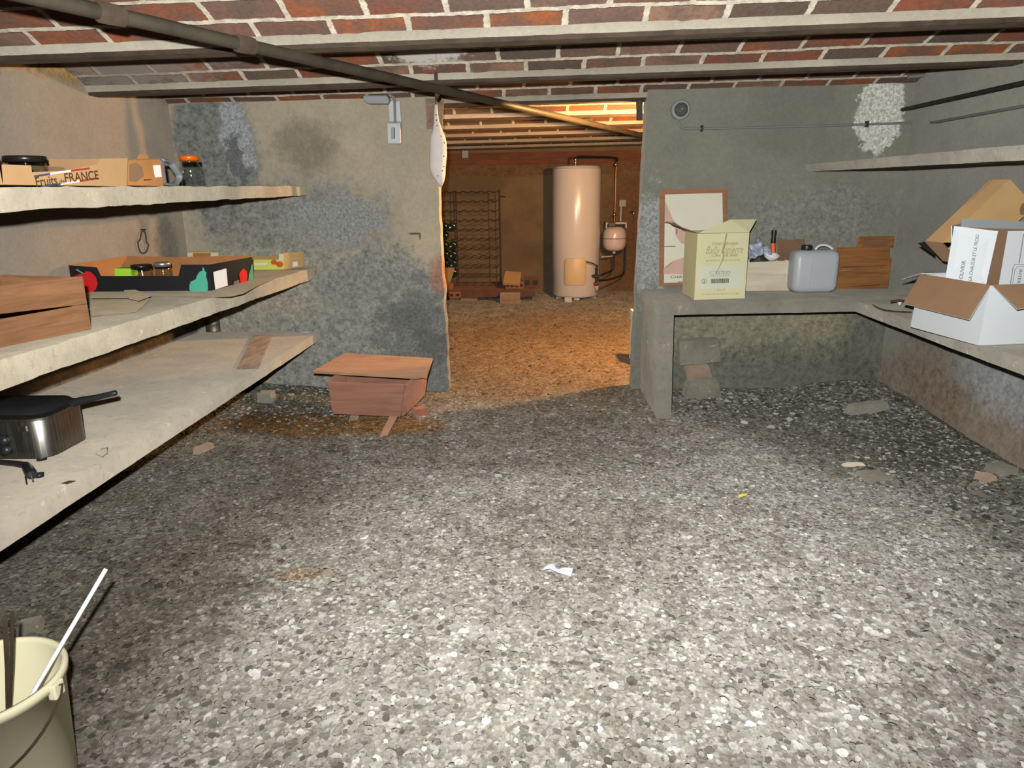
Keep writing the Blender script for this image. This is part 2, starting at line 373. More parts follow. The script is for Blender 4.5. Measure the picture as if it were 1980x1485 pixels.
mat_woodgrey=woodmat('grey_wood',srgb(150,128,106),srgb(120,100,80),(10,2,10)); mat_whitewood=woodmat('whitewashed_wood',srgb(206,196,174),srgb(190,178,156))
def steelmat():
    s=NT('brushed_steel'); f=s.noise(6,4,.6,vec=s.vm('MULTIPLY',s.P,(40,40,1)))
    return s.out(s.ramp(f,[(.3,srgb(120,116,106)),(.7,srgb(168,164,154))]),s.math('MULTIPLY_ADD',f,.15,.3),1,None,.5)
mat_steel=steelmat(); mat_chrome=plain('chrome',(.6,.6,.58),.2,1,.05); mat_tin=plain('dull_tin',srgb(120,112,96),.5,.7,.3,30)
mat_enamel=plain('white_enamel',srgb(210,204,200),.25,0,.02,3,spec=.5); mat_beigepl=plain('beige_plastic',srgb(206,184,142),.4,0,.02,3)
mat_tank=plain('tank_enamel',srgb(206,192,188),.25,0,.02,3,spec=.5)
mat_greypl=plain('grey_plastic',srgb(138,141,141),.45,0,.03,4); mat_whitepl=plain('white_plastic',srgb(178,180,180),.45,0,.03,4)
mat_conduit=plain('grey_conduit',srgb(120,122,118),.5,0,.08,10); mat_copper=plain('copper',srgb(200,110,60),.35,.9,.1)
mat_brass=plain('brass',srgb(190,170,130),.3,.9,.1)
def translucent(name,c,rough=.4):
    s=NT(name); m=s.out(s.ramp(s.noise(6,3,.5),[(.3,tuple(x*.93 for x in c)),(.7,c)]),rough,0,None,.4)
    s.b.inputs['Subsurface Weight'].default_value=.4; s.b.inputs['Subsurface Radius'].default_value=(.02,.02,.02); return m
mat_jerry=translucent('milky_plastic',srgb(178,181,182)); mat_bucket=translucent('cream_plastic',srgb(226,220,184),.45)
def glassmat(name,c,rough=.03):
    s=NT(name); s.out(c,rough,0,None,.5); s.b.inputs['Transmission Weight'].default_value=1; s.b.inputs['IOR'].default_value=1.45; return s.m

def thinglass(name):
    m=bpy.data.materials.new(name); m.use_nodes=True; t=m.node_tree; t.nodes.clear()
    o=t.nodes.new('ShaderNodeOutputMaterial'); mx=t.nodes.new('ShaderNodeMixShader'); tr=t.nodes.new('ShaderNodeBsdfTransparent'); gl=t.nodes.new('ShaderNodeBsdfGlossy'); fr=t.nodes.new('ShaderNodeMath'); lw=t.nodes.new('ShaderNodeLayerWeight'); pw=t.nodes.new('ShaderNodeMath'); pw.operation='POWER'; pw.inputs[1].default_value=4; t.links.new(lw.outputs['Facing'],pw.inputs[0]); fr.operation='MULTIPLY_ADD'; fr.inputs[1].default_value=.6; fr.inputs[2].default_value=.04; t.links.new(pw.outputs[0],fr.inputs[0])
    tr.inputs[0].default_value=(.93,.95,.94,1); gl.inputs['Roughness'].default_value=.05
    t.links.new(fr.outputs[0],mx.inputs[0]); t.links.new(tr.outputs[0],mx.inputs[1]); t.links.new(gl.outputs[0],mx.inputs[2]); t.links.new(mx.outputs[0],o.inputs[0]); return m
mat_glass=thinglass('clear_glass'); mat_bottle=glassmat('green_glass',(.05,.14,.07))
mat_bottle_d=plain('dark_green_glass',(.012,.03,.018),.12,0,.2,spec=.6)
mat_brick=plain('hollow_brick',srgb(150,100,76),.85,0,.15,12,bump=.4); mat_brickdk=plain('dark_brick',srgb(104,74,60),.9,0,.2,12,bump=.4)
mat_brickpale=plain('pale_brick',srgb(150,128,108),.9,0,.2,14,bump=.6)
mat_orange=plain('orange_plastic',srgb(222,100,30),.4,0,.05); mat_bag=plain('white_bag',srgb(200,190,182),.55,0,.05,20,bump=.5,bs=30)
mat_foil=plain('grey_plastic_film',srgb(150,158,172),.4,0,.25,30,bump=.8,bs=30)
mat_dustgrey=plain('dusty_cardboard',srgb(134,120,96),.9,0,.12,14)
mat_pink=plain('poster_pink',srgb(196,160,142),.7,0,.08,6); mat_postcream=plain('poster_cream',srgb(206,202,178),.6,0,.04,6)
mat_frame=woodmat('poster_frame',srgb(162,117,84),srgb(147,104,74)); mat_inkdk=plain('poster_dark',srgb(100,85,76),.7,0,.1)

# ------------------------------------------------------------------ the room
XL,XR,YB,YF=-1.985,2.06,4.126,8.5
def tilt(x): return .011*x
def hx(x0,y0,z0,x1,y1,z1): return [(x0,y0,z0),(x1,y0,z0),(x1,y1,z0),(x0,y1,z0),(x0,y0,z1),(x1,y0,z1),(x1,y1,z1),(x0,y1,z1)]
struct(MB().rough(hx(XL-.25,-1.6,-.1,XL,YB+.02,1.9),.08,.006,1,4,1).build('wall_left',mat_wl))
struct(MB().rough(hx(XR,-1.6,-.1,XR+.25,YB+.02,1.95),.08,.006,2,4,1).build('wall_right',mat_wright))
struct(MB().rough(hx(XL-.2,-1.85,-.1,XR+.2,-1.6,1.95),.2,.005,3,4,1).build('wall_rear',mat_wright))
# doorway wall: left leaf with ragged edge, right leaf, both meeting the vaults
def leaf(x0,x1,seed,ragx,name,mat):
    m=MB(); m.rough([(x0,YB,-.1),(x1,YB,-.1),(x1,YB+.12,-.1),(x0,YB+.12,-.1),(x0,YB,1.78),(x1,YB,1.78),(x1,YB+.12,1.78),(x0,YB+.12,1.78)],.03,.003,seed,5,1)
    for p in m.v:
        if abs(p.x-ragx)<.03:
            k=1 if p.z<1.0 else .4
            p.x+=.010*k*noise.noise(V((p.z*9,seed,0)))+.008*k*noise.noise(V((p.z*34,seed,p.y*8)))+((-.020*(p.z-.0)/1.0 if p.z<1 else -.020+.012*(p.z-1)/.6) if ragx<0 else .022*(p.z-.6))
    return struct(m.build(name,mat))
leaf(XL-.05,-.495,4,-.495,'wall_back_left',mat_wb)
leaf(.615,XR+.05,5,.615,'wall_back_right',mat_wr)
struct(MB().rough(hx(-3.2,YF,-.1,3.2,YF+.2,1.9),.1,.006,6,4,1).build('wall_far',mat_far))
struct(MB().rough(hx(-3.4,YB+.1,-.1,-3.2,YF+.1,1.9),.2,.006,7,4,1).build('wall_far_left',mat_far))
struct(MB().rough(hx(1.42,YB+1.5,-.1,1.6,YF+.1,1.9),.1,.006,8,4,1).build('wall_far_right',mat_far))
struct(MB().rough(hx(3.2,YB+.1,-.1,3.4,YF+.1,1.9),.2,.006,9,4,1).build('wall_far_side',mat_far))
# floor
def fz(x,y):
    p=V((x,y,0)); h=.018*noise.noise(p*1.1)+.010*noise.noise(p*4)+.006*noise.noise(p*13)
    h+=.05*math.exp(-((x-1.9)**2/.15+(y-4.1)**2/.5)); h+=.05*math.exp(-((x+1.7)**2/.3+(y-3.9)**2/.3))
    h+=0
    return h
def floor():
    xs=[-3.3+i*.04 for i in range(165)]; ys=[-1.7]; 
    while ys[-1]<8.7: ys.append(ys[-1]+(.03 if ys[-1]<4.6 else .05))
    vs=[(x,y,fz(x,y)) for y in ys for x in xs]; n=len(xs)
    fs=[(j*n+i,j*n+i+1,(j+1)*n+i+1,(j+1)*n+i) for j in range(len(ys)-1) for i in range(n-1)]
    return struct(MB().add(vs,fs,True).build('floor',mat_floor))
floor()
# loose stones (nobody could count them)
import bmesh
def ico(sub):
    b=bmesh.new(); bmesh.ops.create_icosphere(b,subdivisions=sub,radius=1); b.verts.index_update()
    r=([v.co.copy() for v in b.verts],[tuple(v.index for v in f.verts) for f in b.faces]); b.free(); return r
I1,I2=ico(1),ico(2)
def scatter(name,mat,pts,label,cat):
    vs=[];fs=[];tone=[]
    for x,y,r,sub,t in pts:
        iv,fc=I2 if sub==2 else I1; o=len(vs)
        a=random.uniform(0,6.28); sx,sy,sz=r*random.uniform(.7,1.35),r*random.uniform(.6,1.0),r*random.uniform(.3,.6)
        R=Matrix.Rotation(a,3,'Z')@Matrix.Rotation(random.uniform(-.3,.3),3,'X'); z=fz(x,y)+sz*random.uniform(-.6,.25)
        ph=V((random.random()*50,random.random()*50,0))
        for v in iv:
            q=v*(1+.45*noise.noise(v*1.4+ph)); q=R@V((q.x*sx,q.y*sy,q.z*sz)); vs.append((x+q.x,y+q.y,z+q.z)); tone.append(t)
        fs+=[tuple(i+o for i in f) for f in fc]
    me=bpy.data.meshes.new(name); me.from_pydata(vs,[],fs); me.polygons.foreach_set('use_smooth',[True]*len(fs))
    at_=me.attributes.new('tone','FLOAT','POINT'); at_.data.foreach_set('value',tone); me.materials.append(mat)
    o=bpy.data.objects.new(name,me); C.objects.link(o); o['kind']='stuff'; tag(o,label,cat)
def inroom(x,y): return (XL+.02<x<XR-.02 and y<YB-.01) or (-.5<x<.6 and YB-.1<y<YB+.2) or(y>YB+.16 and -3<x<1.4 and y<8.3)
pts=[]
while len(pts)<36000:
    y=1.0+3.2*random.random()**1.25; x=random.uniform(-1.9,2.05)
    if abs(x)>.9*y+.15 or not inroom(x,y): continue
    r=random.choice([.003,.004,.004,.005,.006,.007,.008,.010,.012])*random.uniform(.75,1.1)
    if random.random()<.02: r*=1.6
    pts.append((x,y,r,2 if y<1.9 and r>.006 else 1,random.random()))
while len(pts)<40000:
    y=4.2+4*random.random(); x=random.uniform(-1.6,1.35)
    if inroom(x,y): pts.append((x,y,random.uniform(.006,.016),1,random.random()*.8))
scatter('pebble_layer',mat_peb,pts,'loose grey pebbles strewn over the trodden gravel floor','gravel')
pts=[]
while len(pts)<11000:
    if random.random()<.6:
        x=2.06-abs(random.gauss(0,.42)); y=random.uniform(2.0,4.08)
        if x<1.55-.35*(y-2.0)+.25*random.random() and y<3.5: continue
    elif random.random()<.6: x=random.uniform(.8,2.05); y=4.1-abs(random.gauss(0,.3))
    else: x=random.uniform(-1.95,-.9); y=4.1-abs(random.gauss(0,.35))
    if not(XL+.03<x<XR-.03) or (x<-.9 and y<3.3) or (.55<x<.76): continue
    r=random.uniform(.005,.0125)*(1.8 if random.random()<.05 else 1)
    pts.append((x,y,r,2 if r>.018 else 1,random.random()**1.2))
scatter('rubble_heap',mat_rub,pts,'darker damp stone rubble along the wall feet and corners','rubble')
# ceiling: brick vaults between steel joists
JY=[-1.68,-.84,0,.84,1.68,2.52,3.36,4.2,5.04,5.82,6.62,7.45,8.30]
SK=-.03
def skew(x,y): return SK*x if y<3.9 else 0
def ceiling():
    vs=[];fs=[];uv=[];NX=70;NA=18; x0,x1=-3.3,3.3
    for b in range(len(JY)-1):
        ya,yb=JY[b]+.02,JY[b+1]-.02; s_=yb-ya; rise=.105; R=(s_*s_/4+rise*rise)/(2*rise); th=math.asin(s_/2/R); L=2*R*th; o=len(vs)
        for k in range(NA+1):
            a=-th+2*th*k/NA; yy=(ya+yb)/2+R*math.sin(a); zz=1.637+R*math.cos(a)-R*math.cos(th)
            for i in range(NX+1):
                x=x0+(x1-x0)*i/NX; q=V((x*2,yy*2,b)); w=.006*noise.noise(q)
                sk=skew(x,JY[b])*(1-k/NA)+skew(x,JY[b+1])*k/NA
                vs.append((x,yy+sk,zz+tilt(x)+w)); uv.append((x+b*.37,(b*8+8)*.1165-(1-k/NA)*L))
        fs+=[(o+k*(NX+1)+i,o+(k+1)*(NX+1)+i,o+(k+1)*(NX+1)+i+1,o+k*(NX+1)+i+1) for k in range(NA) for i in range(NX)]
    m=MB().add(vs,fs,True)
    # solid fill above, so the vault has a real thickness
    n0=len(m.v); m.add([(x0,-1.6,1.9),(x1,-1.6,1.9),(x1,8.7,1.9),(x0,8.7,1.9)],[(0,1,2,3)]); uv+=[(0,0)]*4
    return struct(m.build('ceiling',mat_vault,uv=uv))
ceiling()
mat_mort=plaster('mortar_fillet',srgb(170,162,144),srgb(150,142,125),[],bs=.8)
for b,y in enumerate(JY):
    xa,xb=(XL-.02,XR+.02) if y<4.2 else (-3.2,3.2)
    m=MB()
    n=60
    for i in range(n):
        xs=[xa+(xb-xa)*i/n,xa+(xb-xa)*(i+1)/n]; pr=[]
        for x in xs:
            yy=y+skew(x,y); zz=1.618+tilt(x)+.0015*noise.noise(V((x*5,y,0)))
            pr.append([(x,yy-.038,zz),(x,yy+.038,zz),(x,yy+.038,zz+.022),(x,yy+.004,zz+.03),(x,yy+.004,zz+.11),(x,yy-.004,zz+.11),(x,yy-.004,zz+.03),(x,yy-.038,zz+.022)])
        k=8; m.add(pr[0]+pr[1],[(j,k+j,k+(j+1)%k,(j+1)%k) for j in range(k)],False)
        if i in(0,n-1): m.add(pr[0] if i==0 else pr[1],[tuple(range(8)) if i==0 else tuple(range(8))[::-1]])
    o=struct(m.build('trim_%d'%(b+1),mat_rust))
# raised mortar fillets on both sides of the joists, part of the vault surface
m=MB()
for y in JY[3:]:
    for sgn in(-1,1):
        n=220; vs=[];fs=[]; xa,xb=(XL,XR) if y<4.2 else(-3,3)
        for i in range(n+1):
            x=xa+(xb-xa)*i/n; yy=y+skew(x,y)+sgn*.034; zz=1.6305+tilt(x); w=(.020 if sgn<0 else .010)+.007*noise.noise(V((x*11,y*3,sgn)))+.005*noise.noise(V((x*45,y*3,sgn)))
            vs+=[(x,yy,zz+.0),(x,yy+sgn*w,zz+.010+.003*noise.noise(V((x*30,y,2)))),(x,yy+sgn*(w+.006),zz+.026)]
        fs=[(i*3+j,i*3+j+1,(i+1)*3+j+1,(i+1)*3+j)[::sgn] for i in range(n) for j in(0,1)]
        m.add(vs,fs,True)
struct(m.build('trim_15',mat_mort))
# ------------------------------------------------------------------ left shelves
def slab(xf,xb,y0,y1,zt0,zt1,zb0,zb1,name,mat,label,amp=.004,res=.03,seed=0,xf1=None):
    xf1=xf if xf1 is None else xf1
    o=MB().rough([(xb,y0,zb0),(xf,y0,zb0),(xf1,y1,zb1),(xb,y1,zb1),(xb,y0,zt0),(xf,y0,zt0),(xf1,y1,zt1),(xb,y1,zt1)],res,amp,seed,7,1.4).build(name,mat,angle=True)
    return tag(o,label,'shelf')
YS=YB-.004
slab(-1.25,XL+.004,.55,YS,1.168,1.2,1.108,1.15,'concrete_shelf',mat_shelf,'uppermost rough cast concrete shelf on the left wall',seed=11)
slab(-1.25,XL+.004,.55,YS,.80,.748,.728,.685,'concrete_shelf',mat_shelf,'middle concrete shelf on the left wall carrying the black fruit tray',seed=12)
slab(-1.25,XL+.004,.55,YS,.425,.372,.362,.322,'concrete_shelf',mat_shelf_low,'lowest wide smooth concrete shelf on the left wall, under the deep fryer',.0015,seed=13)
def zmid(y): return .80+(y-.55)/(YS-.55)*(.748-.80)+.002
def zlow(y): return .425+(y-.55)/(YS-.55)*(.372-.425)+.002
def ztop(y): return 1.168+(y-.55)/(YS-.55)*(1.2-1.168)+.003
# ------------------------------------------------------------------ right benches
BZ=.600; BB=.543
bt=thing('concrete_bench','grey concrete bench against the back wall, right of the doorway','bench',(.68,3.55,0))
m=MB().rough([(.645,3.56,BB),(1.62,3.56,BB+.01),(1.62,YS,BB+.01),(.632,YS,BB),(.645,3.56,BZ),(1.62,3.56,BZ+.004),(1.62,YS,BZ+.004),(.632,YS,BZ)],.03,.002,21,6,1.2)
m.build('bench_top',mat_bench,bt,angle=True)
MB().rough([(.652,3.535,-.03),(.725,3.535,-.03),(.725,YS,-.03),(.652,YS,-.03),(.642,3.575,BB),(.722,3.575,BB),(.722,YS,BB),(.642,YS,BB)],.035,.0025,22,6,1.3).build('side_panel',mat_bench,bt,angle=True)
o=MB().rough([(1.59,.7,.548),(XR-.003,.7,.548),(XR-.003,YS,.553),(1.625,YS,.553),(1.59,.7,.602),(XR-.003,.7,.602),(XR-.003,YS,.604),(1.625,YS,.604)],.035,.002,23,6,1.2).build('concrete_shelf',mat_bench,angle=True)
tag(o,'grey concrete shelf along the right wall holding the white carton','shelf')
o=MB().rough([(1.85,.7,1.225),(XR-.003,.7,1.225),(XR-.003,YS,1.238),(1.53,YS,1.238),(1.85,.7,1.29),(XR-.003,.7,1.29),(XR-.003,YS,1.275),(1.51,YS,1.275)],.04,.0025,24,6,1.2).build('concrete_shelf',mat_bench,angle=True)
tag(o,'empty high concrete shelf on the right wall near the corner','shelf')
# stones built against the foot of the wall
def block(px,y0,z0,label,mat,name='stone_block',cat='stone',seed=0):
    q=[Y(a,b,y0) for a,b in px]      # BL BR TR TL in front plane
    d=V((0,.11,0)); o=MB().rough([q[0],q[1],q[1]+d,q[0]+d,q[3],q[2],q[2]+d,q[3]+d],.025,.004,seed,9,1.6).build(name,mat,angle=True)
    return tag(o,label,cat)
block([(1316,707),(1394,699),(1390,658),(1314,662)],4.03,0,'grey mortar-caked block against the wall, topmost of the three by the bench panel',mat_stone,seed=31)
block([(1334,738),(1377,731),(1372,710),(1328,714)],4.03,0,'small reddish brick piece wedged between two grey blocks',mat_brickpale,'brick_piece','brick',32)
block([(1320,788),(1396,776),(1390,738),(1334,742)],3.93,0,'grey rough block on the ground beside the bench panel, lowest of the three',mat_stone,seed=33)
# slabs lying in the rubble
def shard(c,d,mat,label,name='stone_shard',rot=0,tiltx=0,seed=0):
    c=V(c); c.z+=fz(c.x,c.y); R=Matrix.Rotation(rot,3,'Z')@Matrix.Rotation(tiltx,3,'X'); h=V(d)/2
    p=[c+R@V((sx*h.x*k,sy*h.y,sz*h.z)) for sz,k in((-1,1),(1,.82)) for sx,sy in((-1,-1),(1,-1),(1,1),(-1,1))]
    o=MB().rough(p,max(.01,max(d)/9),max(d)*.035,seed,14,1.3).build(name,mat,angle=True); return tag(o,label,'stone')
shard(Z(1675,806,0)+V((0,0,.03)),(.26,.05,.05),mat_stone,'long pale stone sliver lying on the rubble before the right wall',rot=.35,seed=41)
shard(Z(1935,915,0)+V((0,0,.01)),(.1,.08,.035),mat_stone,'pale broken stone near the right edge of the floor',rot=.3,seed=42)
shard(Z(518,788,0)+V((0,0,.02)),(.085,.08,.06),mat_stone,'round pale stone under the low left shelf beside the wooden box',seed=43)
shard(Z(812,803,0)+V((0,0,.015)),(.075,.06,.05),mat_brick,'orange broken tile piece right of the wooden box',name='tile_fragment',rot=.5,seed=44)
shard(Z(60,1222,0)+V((0,0,.01)),(.06,.05,.03),mat_stone,'pale angular stone behind the bucket',rot=.4,seed=45)
shard(Z(455,770,0)+V((0,0,.02)),(.12,.1,.05),mat_brickpale,'pinkish stone in the dark corner below the low left shelf',rot=.8,seed=46)
shard(Z(1650,898,0)+V((0,0,.006)),(.1,.02,.012),mat_whitewood,'thin pale splinter on the dark gravel at right',name='wood_splinter',rot=.05,seed=47)
shard(Z(1690,920,0)+V((0,0,.006)),(.12,.09,.02),mat_stone,'flat grey slate in the gravel before the right bench',rot=.2,seed=48)
shard(Z(1905,600+330,0)+V((0,0,.01)),(.07,.05,.03),mat_brickpale,'small brown stone next to the pale broken one at right',rot=.2,seed=49)
shard(Z(395,875,0)+V((0,0,.012)),(.1,.035,.03),mat_brickpale,'tan stone chip below the low shelf edge at left',rot=1.2,seed=50)
def scrap(px,label,mat,name='paper_scrap',z=.016):
    q=[Z(a,b,0) for a,b in px]; cx=sum((p for p in q),V())/len(q)
    for i,p in enumerate(q): p.z=fz(cx.x,cx.y)+z+.010*((i*7)%3)*.6
    return tag(MB().panel(q,.0015).build(name,mat),label,'litter')
scrap([(1047,1110),(1058,1104),(1068,1104),(1078,1109),(1090,1108),(1108,1113),(1104,1122),(1080,1118),(1062,1113)],'torn white paper lying mid floor',plain('torn_paper',srgb(176,176,190),.8))
scrap([(1428,966),(1444,967),(1443,973),(1427,972)],'tiny yellow scrap on the pale gravel',plain('yellow_scrap',srgb(200,190,70),.8))
# ------------------------------------------------------------------ wooden box with lid by the doorway
wb=thing('wooden_box','pink stained wooden box standing on splayed legs left of the doorway','box',(-.9,3.55,0))
yf=3.44
FL,FR=Y(637,738,yf),Y(783,742,yf); BL_,BR_=Y(646,798,yf+.02),Y(775,804,yf+.02)
d=V((0,.30,0)); dr=V((.05,.30,0))
MB().panel([BL_,BR_,FR,FL],.016).build('front_panel',mat_woodred,wb,.002)
MB().panel([FR+V((0,.002,0)),BR_+V((0,.002,0)),BR_+dr*.75+V((.0,0,.0)),BR_+dr+V((.02,0,.03)),FR+dr+V((.02,0,.02))],.014).build('side_panel',mat_woodred,wb,.002)
MB().panel([FL+V((0,.017,0)),FL+d,BL_+d,BL_+V((0,.017,0))],.014).build('side_panel',mat_woodred,wb,.002)
MB().panel([BR_+d,BL_+d,FL+d,FR+d],.014).build('back_panel',mat_woodred,wb,.002)
L=[Z(605,722,.262),Z(816,733,.262),Z(837,697,.262),Z(667,687,.262)]
for p in L[2:]: p.z+=.0
MB().panel([L[0],L[1]-V((.03,0,0)),L[1]+V((0,.025,0)),L[1]+V((.022,.0,0)),L[2],L[3]],.014).build('lid',mat_woodlid,wb,.002)
f0=Z(736,850,0); 
t0=Y(775,802,yf+.05)
MB().hexa([f0+V((-.02,0,-.012)),f0+V((.015,0,-.012)),f0+V((.015,.03,-.012)),f0+V((-.02,.03,-.012)),t0+V((-.045,0,.02)),t0+V((.0,0,.02)),t0+V((.0,.03,.02)),t0+V((-.045,.03,.02))]).build('leg',mat_woodlid,wb,.002)
f1=Z(672,822,0); t1=Y(690,798,yf+.12)
MB().hexa([f1+V((-.02,.05,-.02)),f1+V((.03,.05,-.02)),f1+V((.03,.08,-.02)),f1+V((-.02,.08,-.02)),t1+V((-.02,0,.02)),t1+V((.02,0,.02)),t1+V((.02,.03,.02)),t1+V((-.02,.03,.02))]).build('leg',mat_woodgrey,wb,.002)
MB().box((BL_.x+.05,yf+.28,-.02),(BL_.x+.09,yf+.31,BL_.z+.02)).build('leg',mat_woodgrey,wb,.002)
MB().box((BR_.x-.02,yf+.28,-.02),(BR_.x+.02,yf+.31,BR_.z+.02)).build('leg',mat_woodgrey,wb,.002)
# ------------------------------------------------------------------ bucket and sticks
rimz=.27; pr_=Z(112,1302,rimz); rr=.135; bc=V((pr_.x-rr,pr_.y-.02,0))
bk=thing('bucket','cream plastic bucket with wire handle at the lower left corner','bucket',(bc.x,bc.y,fz(bc.x,bc.y)))
gz=fz(bc.x,bc.y)+.004
prof=[(0,gz),(.115,gz),(.12,gz+.01),(rr-.002,rimz-.02),(rr+.004,rimz-.02),(rr+.006,rimz-.006),(rr+.003,rimz),(rr-.004,rimz),(rr-.006,rimz-.01),(.116,gz+.012),(0,gz+.008)]
MB().lathe(prof,(bc.x,bc.y,0),64).build('body',mat_bucket,bk)
ha=[]
for i in range(25):
    a=math.pi*i/24; R_=.150
    ha.append(V((bc.x+math.cos(a)*R_*1.0,bc.y-math.sin(a)*R_*.88-.0,rimz-.028-math.sin(a)*.115)))
ha=[V((bc.x+rr+.004,bc.y+.0,rimz-.014)),V((bc.x+rr+.02,bc.y,rimz-.008))]+ha+[V((bc.x-rr-.004,bc.y,rimz-.014))]
lab(MB().tube(ha,.0024,8).build('handle',mat_rust,bk),'thin rusty wire handle hanging down the front')
for sx in(1,-1): MB().box((bc.x+sx*(rr+.006)-.008,bc.y-.014,rimz-.035),(bc.x+sx*(rr+.006)+.008,bc.y+.014,rimz-.004)).build('lug',mat_bucket,bk,.003)
tip=Z(205,1100,.42); foot=V((bc.x+.035,bc.y+.0,gz+.02))
foot2=Z(60,1346,.22); dirn=(foot2-tip).normalized(); end=tip+dirn*((tip.z-gz-.02)/-dirn.z)
tag(MB().tube([end,tip],.0042,12).build('white_rod',plain('white_rod_paint',srgb(232,236,242),.35)), 'thin white rod leaning out of the bucket','rod')
for k,(a,b,lb) in enumerate((((9,1195),(15,1385),'rusty iron rod with pale tip standing in the bucket, left of the pair'),((24,1183),(17,1385),'thinner grey brown rod crossing the rusty one in the bucket'))):
    p=Z(*a,.40); q=Z(*b,.14)
    p.y=min(p.y,bc.y+.1); 
    tag(MB().tube([p,(p+q)/2+V((.002,0,0)),q+(q-p).normalized()*.08],.0042-.0008*k,10).build('iron_rod',mat_rust if k==0 else mat_pipe),lb,'rod','metal rods in the bucket')
# ------------------------------------------------------------------ helpers for small goods
def disc_pts(n=40): return [(math.cos(2*math.pi*i/n),math.sin(2*math.pi*i/n)) for i in range(n)]
def jar(c,r,h,lid,label,lidlabel,neck=.8,lidh=.014,group=None):
    c=V(c); j=thing('glass_jar',label,'jar',c,group)
    w=.0025; hb=h-lidh
    pr=[(0,.001),(r*.92,.001),(r,.008),(r,hb*.72),(r*neck*1.02,hb*.86),(r*neck,hb*.88),(r*neck,hb+.004),(r*neck-w,hb+.004),(r*neck-w,hb*.87),(r-w,hb*.71),(r-w,.010),(0,.007)]
    MB().lathe(pr,c,36).build('glass_body',mat_glass,j)
    rl=r*neck+.004
    lab(MB().lathe([(0,hb+.006),(rl-.002,hb+.006),(rl-.002,hb-.004),(rl,hb-.004),(rl,h-.002),(rl-.002,h),(rl*.85,h-.0005),(rl*.8,h-.002),(0,h-.002)],c,48).build('lid',lid,j),lidlabel)
    return j
mat_lidblack=plain('lid_black',(.02,.018,.016),.3,.4,.1); mat_lidorange=plain('lid_orange',srgb(228,104,24),.3,.2,.1); mat_lidsilver=plain('lid_silver',srgb(190,190,186),.3,.8,.05)
# ------------------------------------------------------------------ top shelf, left
tr=thing('fruit_tray','low kraft fruit tray lettered Fruits de FRANCE on the top left shelf','tray',(-1.5,2.1,ztop(2.1)))
def xp(px,py,x=-1.32): return X(px,py,x)
zb=ztop(2.1)+.001
f=[xp(12,0),xp(250,0)]
def fx(px,py): p=xp(px,py); p.z=max(p.z,zb); return p
MB().panel([fx(10,362),fx(245,362),fx(247,306),fx(197,307),fx(190,318),fx(128,330),fx(62,333),fx(60,320),fx(6,318)],-.004).build('front_wall',mat_card,tr)
ya,yb=fx(10,362).y,fx(245,362).y
lab(MB().panel([(-1.325,yb,zb),(-1.70,yb,zb),(-1.70,yb,zb+.088),(-1.325,yb,zb+.088)],.004).build('end_wall',mat_card,tr),'tall end wall with hand slot')
MB().panel([(-1.325,ya,zb),(-1.70,ya,zb),(-1.70,ya,zb+.088),(-1.325,ya,zb+.088)],-.004).build('end_wall',mat_card,tr)
lab(MB().panel([(-1.70,ya,zb),(-1.70,yb,zb),(-1.70,yb,zb+.07),(-1.70,ya,zb+.07)],.004).build('back_wall',mat_card_dk,tr),'browner back wall')
MB().box((-1.70,ya+.004,zb),(-1.326,yb-.004,zb+.004)).build('bottom',mat_card,tr)
def on_front(px,py,dx=.0015): p=xp(px,py,-1.32); p.x+=dx; return p
bl=on_front(67,361,.004); br=on_front(187,348,.004); bl.x=br.x
ux=(br-bl).normalized(); uy=V((0,0,1)); 
text(None,'Fruits',bl,ux,uy,.036,mat_inkbrown,tr,width=(on_front(108,356)-on_front(67,361)).length,thick=.0016)
text(None,'de',on_front(112,355.5,.004),ux,uy,.018,mat_inkbrown,tr,width=.024,thick=.001)
text(None,'FRANCE',on_front(123,353,.004),ux,uy,.036,mat_inkbrown,tr,width=(on_front(188,345)-on_front(123,353)).length,thick=.0016)
for (a,b,c,d_),mt in (((64,343,95,338),mat_blue),((95,338,135,332),mat_paper),((135,332,172,327),mat_red),((80,362,115,357.5),mat_blue),((115,357.5,152,352),mat_paper),((152,352,188,346),mat_red)):
    p,q=on_front(a,b,.003),on_front(c,d_,.003); MB().panel([p,q,q+V((0,0,.005)),p+V((0,0,.005))],.0005).build('printed_stripe',mt,tr)
jar((-1.46,2.12,zb+.006),.052,Y(49,302,2.12).z-zb-.006,mat_lidblack,'wide glass jar with black lid inside the kraft fruit tray','black metal lid',.98,.014)
MB_=MB().box((-1.62,2.22,zb+.006),(-1.50,2.36,zb+.062)); tag(MB_.build('card_box',mat_card_dk,bevel=.003),'small brown cardboard box behind the jar in the kraft tray','box')
# open kraft carton beside the tray
kb=thing('kraft_carton','orange brown kraft carton with top tab and pale label beside the fruit tray','carton',(-1.45,2.55,ztop(2.55)))
z0=ztop(2.5)+.001; x0=-1.345; pa,pb=X(246,358,x0),X(316,357,x0); pa.z=pb.z=z0
tpa,tpb=X(246,308,x0),X(308,306,x0)
MB().panel([pa,pb,X(315,340,x0),X(312,315,x0),tpb,tpa],-.004).build('front_face',mat_card_or,kb)
MB().panel([tpa,tpb,tpb+V((-.20,.02,0)),tpa+V((-.20,.0,0))],-.004).build('top_face',mat_card_dk,kb)
MB().panel([pb,pb+V((-.2,.02,0)),tpb+V((-.2,.02,0)),tpb,],-.004).build('side_face',mat_card_dk,kb)
MB().panel([pa+V((-.2,0,0)),pb+V((-.2,.02,0)),tpb+V((-.2,.02,0)),tpa+V((-.2,0,0))],-.004).build('back_face',mat_card_dk,kb)
MB().panel([X(267,308,x0),X(287,308,x0),X(286,301,x0),X(283,299,x0),X(272,298,x0),X(268,302,x0)],-.004).build('tab',mat_card_or,kb)
o=V((.003,0,0))
